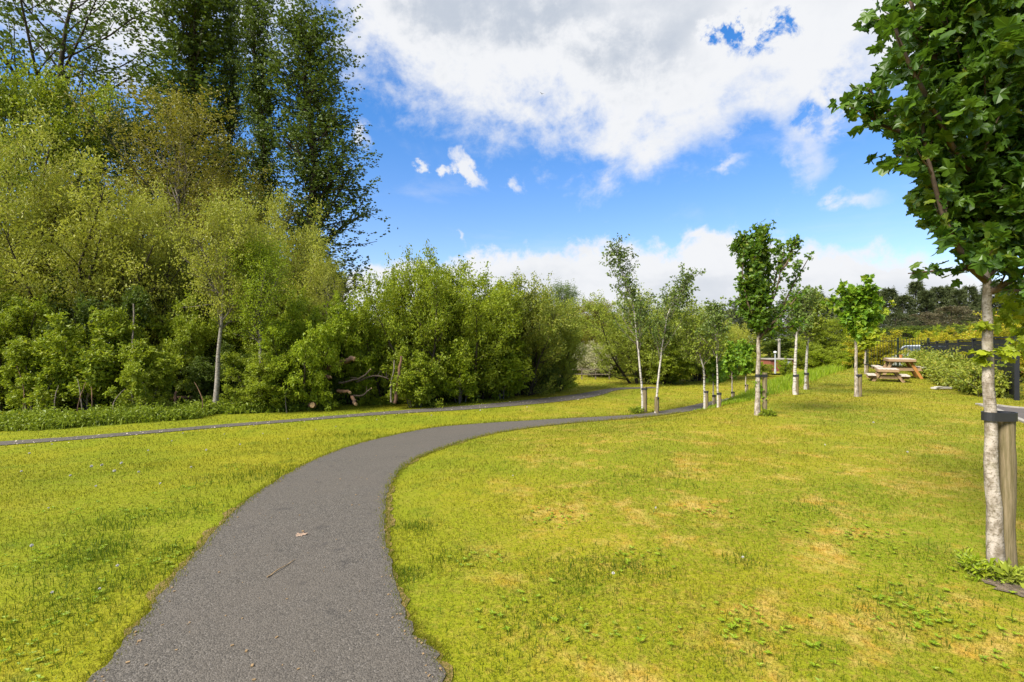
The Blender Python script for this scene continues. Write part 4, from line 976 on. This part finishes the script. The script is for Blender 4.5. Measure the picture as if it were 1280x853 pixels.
for pts in ([(-1.12, 1.03), (-.58, 1.42)], [(.80, 1.46), (1.50, 1.08)]):
    (xa, za), (xb, zb) = pts; d = np.array([za - zb, xb - xa]); d = d / np.linalg.norm(d) * .012; d = d if d[1] > 0 else -d
    mb = MB(); mb.polys(np.array([[(xa + d[0], -.60, za + d[1]), (xa + d[0], .60, za + d[1]), (xb + d[0], .56, zb + d[1]), (xb + d[0], -.56, zb + d[1])]]))
    obj('windscreen', mb.mesh('windscreen', M['glass']), car)
for sg in (-1, 1):
    mb = MB(); mb.polys(np.array([[(-.95, sg * .845, 1.04), (-.50, sg * .725, 1.40), (.72, sg * .725, 1.44), (1.25, sg * .845, 1.07)]])); obj('side_window', mb.mesh('side_window', M['glass']), car)
    mb = MB(); mb.box((-2.09, sg * .6, .72), (.08, .32, .14)); obj('headlight', mb.mesh('headlight', M['lamp']), car)
    for xx in (-1.3, 1.3):
        mb = MB(); mb.tube([(xx, sg * .70, .32), (xx, sg * .88, .32)], [.32, .32], 20); wh = obj('wheel', mb.mesh('tyre', M['tyre']), car)
        mb = MB(); mb.tube([(xx, sg * .875, .32), (xx, sg * .895, .32)], [.19, .17], 16); obj('rim', mb.mesh('rim', M['greymetal']), wh)

# plank lying on the lawn
pk = gnd(1182, 487)
o = thing('plank', 'bleached plank lying on the lawn near the hedge', 'plank', pk, .12)
mb = MB(); mb.box((-.15, 0, .05), (.62, .16, .05), rz=.05); mb.box((-.3, -.05, .085), (.28, .1, .03), rz=.2)
obj('board', mb.mesh('plank_board', M['plank']), o)
mb = MB(); mb.tube([(.1, 0, .05), (.35, .05, .06), (.55, .16, .09), (.78, .25, .12)], [.03, .028, .024, .015], 6); obj('batten', mb.mesh('plank_batten', M['greybark']), o)

# ------------------------------------------------------------------ picnic tables
def picnic(label, px, py, Y, rz, ht, wt, ws, sh, ln):
    """ht top height, wt top width, ws overall width over the seats, sh seat height, ln length; end faces the camera"""
    b = at(px, py, Y); b[2] = float(T(b[0], Y))
    o = thing('picnic_table', label, 'picnic table', b, rz)
    mb = MB(); n_ = 5; pw_ = wt / n_
    for i in range(n_): mb.box((-wt / 2 + pw_ * (i + .5), 0, ht - .02), (pw_ - .012, ln, .04))
    obj('tabletop', mb.mesh('tabletop', M['tabletop']), o)
    for sg in (-1, 1):
        mb = MB()
        for i in range(2): mb.box((sg * (ws / 2 - .07 - i * .135), 0, sh - .02), (.125, ln, .04))
        obj('seat', mb.mesh('seat', M['tabletop']), o)
    for yy in (-1, 1):
        y0 = yy * (ln / 2 - .22)
        mb = MB(); mb.box((0, y0, ht - .095), (wt - .04, .05, .11)); obj('top_bearer', mb.mesh('top_bearer', M['tablewood']), o)
        mb = MB(); mb.box((0, y0, sh - .095), (ws - .02, .05, .11)); obj('seat_bearer', mb.mesh('seat_bearer', M['tablewood']), o)
        for sg in (-1, 1):
            x1, x0 = sg * (wt * .30), sg * (ws * .36); a = math.atan2(x0 - x1, ht - .06)
            mb = MB(); mb.box(((x0 + x1) / 2, y0 + yy * .055, (ht - .05) / 2), (.10, .045, (ht - .04) / math.cos(a)), ry=-a)
            obj('leg', mb.mesh('leg', M['orangewood' if (sg == 1 and ht > .6) else 'tablewood']), o)
    mb = MB(); mb.box((-wt / 2 - .012, 0, ht - .06), (.022, ln - .04, .09)); mb.box((wt / 2 + .012, 0, ht - .06), (.022, ln - .04, .09)); mb.box((0, -ln / 2 - .012, ht - .06), (wt, .022, .09)); mb.box((0, ln / 2 + .012, ht - .06), (wt, .022, .09))
    obj('apron', mb.mesh('apron', M['tablewood']), o)
    return o
big = picnic('full-height timber picnic table with a bleached top and an orange brace', 1124, 476, 21.0, -.52, .78, .86, 1.78, .46, 1.5)
small = picnic('low child-size picnic table in front of the full-height table', 1109, 480.5, 19.3, -.55, .48, .62, 1.28, .26, 1.1)
bz = thing('orange_tub', 'small orange tub standing on the full-height picnic table', 'tub', (at(1126, 455, 21.3)[0], 21.3, float(T(14.7, 21)) + .78))
mb = MB(); mb.tube([(0, 0, 0), (0, 0, .06), (0, 0, .115)], [.045, .055, .06], 12); obj('body', mb.mesh('tub', M['orangewood'], True), bz)
mb = MB(); mb.tube([(0, 0, .115), (0, 0, .135)], [.066, .062], 12); obj('lid', mb.mesh('tub_lid', M['orangewood'], True), bz)

# ------------------------------------------------------------------ little things
def bird(label, px, py, Y, span, bank):
    p = at(px, py, Y)
    s = span / 2
    mb = MB()
    body = poly(np.random.default_rng(1), [(0, -.42 * s, 0), (0, 0, -.02 * s), (0, .42 * s, .02 * s)], 9)
    mb.tube(body, np.array([.02, .07, .12, .15, .16, .14, .11, .10, .03]) * s, 8)
    for sg in (-1, 1):
        V = np.array([(sg * .08, -.18, .05), (sg * .45, -.10, .26), (sg * 1.0, -.22, .34), (sg * .95, -.02, .35), (sg * .45, .22, .25), (sg * .08, .20, .05)]) * s
        mb.polys(V[None]); mb.polys((V - np.array([0, 0, .03 * s]))[None, ::-1])
    mb.polys((np.array([(-.03, -.35, 0), (-.14, -.75, .02), (.14, -.75, .02), (.03, -.35, 0)]) * s)[None])
    o = obj('bird', mb.mesh('bird', M['feather']), None, p); o.rotation_euler = bank
    tag(o, label, 'bird', 'birds in the sky'); return o
bird('dark bird with raised wings against the big grey cloud', 677.5, 117.5, 40, .40, (.3, .1, .4))
bird('small bird high in the blue beside the dark poplar', 486.5, 242.5, 42, .28, (.2, -.2, 1.0))
bird('faint bird banking low over the shrub bank', 497, 286, 45, .30, (.2, .6, 2.0))

rng = np.random.default_rng(70)
hm = MB(); hm.tube([(0, 0, 0), (.006, 0, .06), (0, .004, .11)], [.0025, .002, .002], 5, mi=1)
ph = np.arccos(1 - 2 * (np.arange(90) + .5) / 90); th = np.arange(90) * 2.39996
dv = np.stack([np.sin(ph) * np.cos(th), np.sin(ph) * np.sin(th), np.cos(ph)], 1)
sv = unit(np.cross(dv, rng.normal(size=dv.shape))) * .005
hm.polys(np.stack([np.array([0, 0, .118]) + dv * .004, np.array([0, 0, .118]) + dv * .021 + sv, np.array([0, 0, .118]) + dv * .021 - sv], 1))
hmesh = hm.mesh('dandelion', [M['seed'], M['stemgreen']])
spots = [(37,572),(120,613),(141,597),(185,568),(215,556),(172,596),(258,566),(147,715),(124,742),(66,748),(300,560),(330,545),(90,600),(60,640),(27,594),(200,610),(240,590),(360,552),(420,536),(470,528),(540,523),(130,588),(112,590),(155,585),
         (64,560),(280,546),(395,540),(600,516),(660,512),(930,703),(765,725),(1090,533),(1198,490),(1135,570),(640,598),(820,640),(1030,560),(40,690),(230,545)]
for i, (px, py) in enumerate(spots):
    p = gnd(px, py)
    o = obj('dandelion', hmesh, None, p); s = (.45 + .4 * rng.random()) * (.72 if p[1] < 6 else 1.1); o.scale = (s, s, s * .8); o.rotation_euler = (.2 * rng.normal(), .2 * rng.normal(), rng.random() * 6)
    tag(o, 'white dandelion seed head standing in the mown lawn', 'dandelion', 'dandelion seed heads in the lawn')

# fallen petals along the side path and lawn
mb = MB(); k = 480
t = rng.random(k) * 170; i = t.astype(int)
p = ql[i] * .0 + (ql[i] * (f_ := rng.random((k, 1))) + qr[i] * (1 - f_)) + np.array([.0, -.25]) * np.abs(rng.normal(size=(k, 1))) + .12 * rng.normal(size=(k, 2))
z = T(p[:, 0], p[:, 1]) + .022
a = rng.random(k) * 6.28; s_ = (.008 + .014 * rng.random(k))
c_ = np.stack([p[:, 0], p[:, 1], z], 1); u_ = np.stack([np.cos(a), np.sin(a), .2 * rng.normal(size=k)], 1) * s_[:, None]; v_ = np.stack([-np.sin(a), np.cos(a), .3 * rng.normal(size=k)], 1) * s_[:, None] * .7
mb.polys(np.stack([c_ - u_, c_ - v_, c_ + u_, c_ + v_], 1))
# grit and crumbs on the near path
tag(obj('fallen_petals', mb.mesh('fallen_petals', M['petal'])), 'pale petals scattered along the side path', 'petals', kind='stuff')
mb = MB(); k = 240
y = 2.0 * (10 / 2.0) ** rng.random(k); jx = np.interp(y, pl[20:200, 1], pl[20:200, 0]); jr = np.interp(y, pr[20:200, 1], pr[20:200, 0])
e = rng.random(k); e = np.where(rng.random(k) < .55, np.where(rng.random(k) < .5, .06 * rng.random(k), 1 - .06 * rng.random(k)), e)
x = jx + (jr - jx) * e; s_ = .003 + .006 * rng.random(k) ** 2
for q in range(k):
    mb.box((x[q], y[q], float(T(x[q], y[q])) + .013 + s_[q] * .3), (s_[q] * 2, s_[q] * 1.3, s_[q] * .7), rz=rng.random() * 3)
tag(obj('path_debris', mb.mesh('path_debris', M['twig'])), 'crumbs of dry leaf and grit scattered on the asphalt path', 'debris', kind='stuff')

p = gnd(376, 671)
lf = MB(); leaf_lobed(lf, rng, (np.array([[0, 0, .018]]), np.array([[1., .15, .02]]), np.array([[0, 0, 1.]])), .085, 0, PALM, .15)
tag(obj('fallen_leaf', lf.mesh('fallen_leaf', M['dryleaf']), None, p + np.array([-.03, 0, 0])), 'dry fallen leaf lying on the asphalt path', 'leaf')
a_, b_ = gnd(334, 725), gnd(369, 703)
mb = MB(); mb.tube(poly(rng, [(0, 0, .02), (b_ - a_) * .5 + np.array([.004, 0, .022]), (b_ - a_) + np.array([0, 0, .02])], 8, .002), np.linspace(.0045, .002, 8), 6)
tag(obj('twig', mb.mesh('twig', M['twig'], True), None, a_), 'thin dry twig lying across the asphalt path', 'twig')

# weeds and bare soil at the foot of the near sycamore
def weed(label, px, py, k, h_, spread, mat, Yd=None, leaf=.06):
    p = gnd(px, py); rng = np.random.default_rng(px)
    o = thing('weed_plant', label, 'weed', p)
    b = np.stack([spread * .3 * rng.normal(size=k), spread * .3 * rng.normal(size=k), np.zeros(k)], 1); d = unit(np.stack([rng.normal(size=k), rng.normal(size=k), .7 + 1.2 * rng.random(k)], 1))
    ST = np.stack([b, b + d * h_ * .5, b + d * h_ + np.array([0, 0, -.12 * h_])], 1)
    w = MB(); w.tubes(ST, np.full((k, 3), .003), 4); obj('stem', w.mesh('weed_stem', M['stemgreen'], True), o)
    c = MB(); leaf_quads(c, rng, leaf_frames(rng, ST, np.ones((k, 3)), 9, .2, .012, .6, .5, .1, .9), leaf, .3, .45); obj('foliage', c.mesh('weed_leaf', M[mat]), o)
weed('leafy green weed at the foot of the large near sycamore', 1226, 718, 60, .12, .15, 'L_bright', leaf=.035)
weed('grassy weed clump at the foot of the thick weathered stake', 1262, 728, 22, .09, .1, 'L_sage')
weed('small green weed clump at the foot of the tallest white birch', 797, 517, 40, .2, .14, 'L_nettle', leaf=.07)
weed('small green clump at the foot of the small dark-leaved maple', 916, 503.5, 30, .16, .14, 'L_nettle', leaf=.08)
weed('green weed clump at the foot of the forked mid-size sycamore', 960, 520, 25, .12, .14, 'L_nettle', leaf=.07)
sp = gnd(1290, 738)
mb = MB(); aa = np.linspace(0, 2 * PI, 25)[:-1]; rr = 1 + .15 * rng.normal(size=24)
ring_ = np.stack([sp[0] + .24 * rr * np.cos(aa), sp[1] + .15 * rr * np.sin(aa), T(sp[0] + .24 * rr * np.cos(aa), sp[1] + .15 * rr * np.sin(aa)) + .008], 1)
mb.raw(np.concatenate([[[sp[0], sp[1], sp[2] + .014]], ring_]), [(0, 1 + q, 1 + (q + 1) % 24) for q in range(24)])
tag(obj('soil_patch', mb.mesh('soil_patch', M['soil'])), kind='structure')

# ------------------------------------------------------------------ sky, sun, camera
SUN_EL, SUN_AZ = math.radians(46), math.radians(232)     # azimuth clockwise from +Y: behind the camera, left
W = bpy.data.worlds.new('World'); S.world = W; W.use_nodes = True
nt = W.node_tree; nt.nodes.clear(); n = N(nt)
sky = n.new('ShaderNodeTexSky', sky_type='NISHITA'); sky.sun_disc = False; sky.sun_elevation = SUN_EL; sky.sun_rotation = SUN_AZ
sky.air_density = 1.0; sky.dust_density = .5; sky.ozone_density = 2.5
D = n.new('ShaderNodeTexCoord').outputs['Generated']
sx = n.new('ShaderNodeSeparateXYZ'); n.put(sx.inputs[0], D)
az = n.m('ARCTAN2', sx.outputs[0], sx.outputs[1]); el = n.m('ARCSINE', sx.outputs[2])
def azel(px, py): return math.atan((px - 640) / F), math.atan2(426.5 - py, math.hypot(F, px - 640))
def fcurve(pts, lo=-.2, hi=1.2):
    fc = n.new('ShaderNodeFloatCurve'); c = fc.mapping.curves[0]
    q = sorted([((a + PI) / (2 * PI), (e - lo) / (hi - lo)) for a, e in pts])
    c.points[0].location = q[0]; c.points[1].location = q[-1]
    for a in q[1:-1]: c.points.new(*a)
    for p_ in c.points: p_.handle_type = 'AUTO'
    fc.mapping.use_clip = False; fc.mapping.update()
    n.put(fc.inputs['Value'], n.m('DIVIDE', n.m('ADD', azc, PI), 2 * PI))
    return n.m('ADD', n.m('MULTIPLY', fc.outputs[0], hi - lo), lo)
nz1 = n.noise(n.vm('MULTIPLY', D, (1, 1, 1.35)), 6.5, 10, .62, .15)
nz2 = n.noise(n.vm('ADD', D, (3.1, .7, 1.9)), 19, 9, .66, .25)
nz3 = n.noise(n.vm('MULTIPLY', D, (1, 1, 2.6)), 4.2, 7, .55, .1)
azc = n.m('ADD', az, n.m('ADD', n.m('MULTIPLY', n.m('SUBTRACT', nz3, .5), .22), n.m('MULTIPLY', n.m('SUBTRACT', nz2, .5), .07)))
tail1 = [(-PI, .55), (-2.2, .42), (-1.5, .6), (-1.0, .36)]; head1 = [(1.05, .62), (1.5, .4), (2.2, .55), (PI, .55)]
B1 = fcurve(tail1 + [azel(*p) for p in [(20,70),(150,135),(230,60),(330,40),(415,62),(450,92),(500,128),(545,158),(620,168),(690,184),(740,212),(800,226),(850,208),(905,192),(950,200),(988,226),(1020,210),(1050,165),(1085,125),(1130,110),(1200,90)]] + head1)
tail2 = [(-PI, .12), (-2.2, .2), (-1.5, .1), (-1.0, .08)]; head2 = [(1.0, .08), (1.5, .16), (2.2, .08), (PI, .12)]
B2 = fcurve(tail2 + [azel(*p) for p in [(60,330),(300,350),(440,345),(540,330),(590,310),(640,306),(700,312),(760,304),(820,308),(880,298),(930,290),(980,304),(1050,306),(1110,304),(1170,316),(1215,338),(1270,345)]] + head2)
wob = n.m('ADD', n.m('MULTIPLY', n.m('SUBTRACT', nz1, .5), .36), n.m('MULTIPLY', n.m('SUBTRACT', nz2, .5), .15))
azw = n.m('ADD', az, n.m('ADD', n.m('MULTIPLY', n.m('SUBTRACT', nz1, .5), .22), n.m('MULTIPLY', n.m('SUBTRACT', nz2, .5), .06)))
nz4 = n.noise(n.vm('ADD', D, (5.1, 8.7, 2.9)), 8, 8, .6, .2)
elw = n.m('ADD', el, n.m('MULTIPLY', n.m('SUBTRACT', nz4, .5), .15))
def blob(px, py, rx, ry, amp, tilt=0.0):
    a, e = azel(px, py); rx /= F; ry /= F
    da = n.m('SUBTRACT', azw, a); de = n.m('SUBTRACT', n.m('SUBTRACT', elw, e), n.m('MULTIPLY', da, tilt))
    s = n.m('ADD', n.m('POWER', n.m('DIVIDE', da, rx), 2.0), n.m('POWER', n.m('DIVIDE', de, ry), 2.0))
    return n.m('MULTIPLY', n.m('EXPONENT', n.m('MULTIPLY', s, -1.0)), amp)
def total(lst):
    s = lst[0]
    for q in lst[1:]: s = n.m('ADD', s, q)
    return s
holes = total([blob(925, 52, 30, 15, .22, .2), blob(972, 28, 34, 24, .20, -.3), blob(950, 45, 60, 34, .06), blob(1025, 128, 30, 24, .13), blob(930, 165, 36, 18, .08), blob(1110, 170, 40, 60, .1)])
d1 = n.m('SUBTRACT', n.m('ADD', n.m('SUBTRACT', el, B1), wob), n.m('MULTIPLY', holes, n.m('ADD', .75, n.m('ADD', n.m('MULTIPLY', wob, 5.0), n.m('MULTIPLY', n.m('SUBTRACT', nz2, .5), 5.0)))))
c1 = n.mr(d1, -.045, .10)
wob2 = n.m('ADD', n.m('MULTIPLY', n.m('SUBTRACT', nz1, .5), .17), n.m('MULTIPLY', n.m('SUBTRACT', nz2, .5), .11))
d2 = n.m('ADD', n.m('SUBTRACT', B2, el), wob2)
c2 = n.mr(d2, -.012, .030)
small = total([blob(592, 210, 24, 11, .155, -.55), blob(560, 196, 14, 7, .10, -.4), blob(532, 207, 12, 6, .13), blob(570, 298, 9, 10, .12), blob(652, 222, 12, 10, .085), blob(1058, 246, 34, 13, .13), blob(450, 165, 10, 18, .12), blob(905, 205, 26, 12, .11, .4), blob(935, 300, 60, 8, .08)])
d3 = n.m('SUBTRACT', n.m('MULTIPLY', small, n.m('ADD', 1.0, n.m('MULTIPLY', wob, 10.0))), .05)
c3 = n.mr(d3, -.02, .10, 0, .95)
dens = n.m('MAXIMUM', n.m('MAXIMUM', c1, c2), c3)
wisp = n.mr(n.noise(n.vm('MULTIPLY', D, (1, 1, 3)), 3.2, 8, .6, .3), .55, .8, 0, .28)
dens = n.m('MAXIMUM', dens, wisp)
# cloud shade: white rims, grey-blue thick parts
g1 = n.m('ADD', n.mr(d1, .07, .26, 0, 1), n.m('MULTIPLY', n.m('SUBTRACT', nz3, .5), 1.9))
g1 = n.m('ADD', g1, n.m('MULTIPLY', n.m('SUBTRACT', nz2, .5), .7))
g1 = n.m('MULTIPLY', n.mr(g1, .15, 1.25), n.mr(az, -.55, -.28, .25, 1.0))
g1 = n.m('MULTIPLY', g1, n.mr(az, .28, .52, 1.0, .25))
g2 = n.m('MULTIPLY', n.mr(n.m('ADD', d2, n.m('MULTIPLY', n.m('SUBTRACT', nz3, .5), .5)), .03, .20), .55)
inlow = n.m('GREATER_THAN', c2, n.m('MAXIMUM', c1, .001))
gg = n.m('ADD', n.m('MULTIPLY', g2, inlow), n.m('MULTIPLY', g1, n.m('SUBTRACT', 1.0, inlow)))
BG = .075
ccol = n.mix(gg, (.362 / BG, .368 / BG, .380 / BG), (.225 / BG, .248 / BG, .285 / BG))
hs = n.new('ShaderNodeHueSaturation'); n.put(hs.inputs['Color'], sky.outputs[0]); hs.inputs['Saturation'].default_value = 1.16; hs.inputs['Value'].default_value = 1.12
skyc = n.mix(1.0, hs.outputs[0], n.mix(n.mr(el, .10, .60), (.92, .885, 1.0), (.42, .86, 1.16)), 'MULTIPLY')
final = n.mix(dens, skyc, ccol)
bg = n.new('ShaderNodeBackground'); n.put(bg.inputs[0], final); bg.inputs[1].default_value = BG
wo = n.new('ShaderNodeOutputWorld'); nt.links.new(bg.outputs[0], wo.inputs[0])
W.cycles.sampling_method = 'MANUAL'; W.cycles.sample_map_resolution = 512

sl = bpy.data.lights.new('sun', 'SUN'); sl.energy = 4.0; sl.angle = math.radians(24.0); sl.color = (1.0, .95, .86)
so = bpy.data.objects.new('sun', sl); COL.objects.link(so)
sd = Vector((math.sin(SUN_AZ) * math.cos(SUN_EL), math.cos(SUN_AZ) * math.cos(SUN_EL), math.sin(SUN_EL)))
so.rotation_euler = sd.to_track_quat('Z', 'Y').to_euler(); so.location = (-8, -10, 30)

cam = bpy.data.cameras.new('camera'); cam.lens = 18; cam.sensor_width = 36; cam.clip_end = 3000; cam.clip_start = .05
co = bpy.data.objects.new('camera', cam); COL.objects.link(co); co.location = (0, 0, CH); co.rotation_euler = (PI / 2, 0, 0)
S.camera = co
vs = S.view_settings; S.display_settings.display_device = 'sRGB'
vs.view_transform = 'Standard'; vs.look = 'None'; vs.exposure = 1.32; vs.gamma = 1.0; vs.use_curve_mapping = False
S.cycles.max_bounces = 7; S.cycles.diffuse_bounces = 3; S.cycles.glossy_bounces = 2; S.cycles.transmission_bounces = 4; S.cycles.transparent_max_bounces = 4
S.cycles.caustics_reflective = False; S.cycles.caustics_refractive = False
S.cycles.use_denoising = True
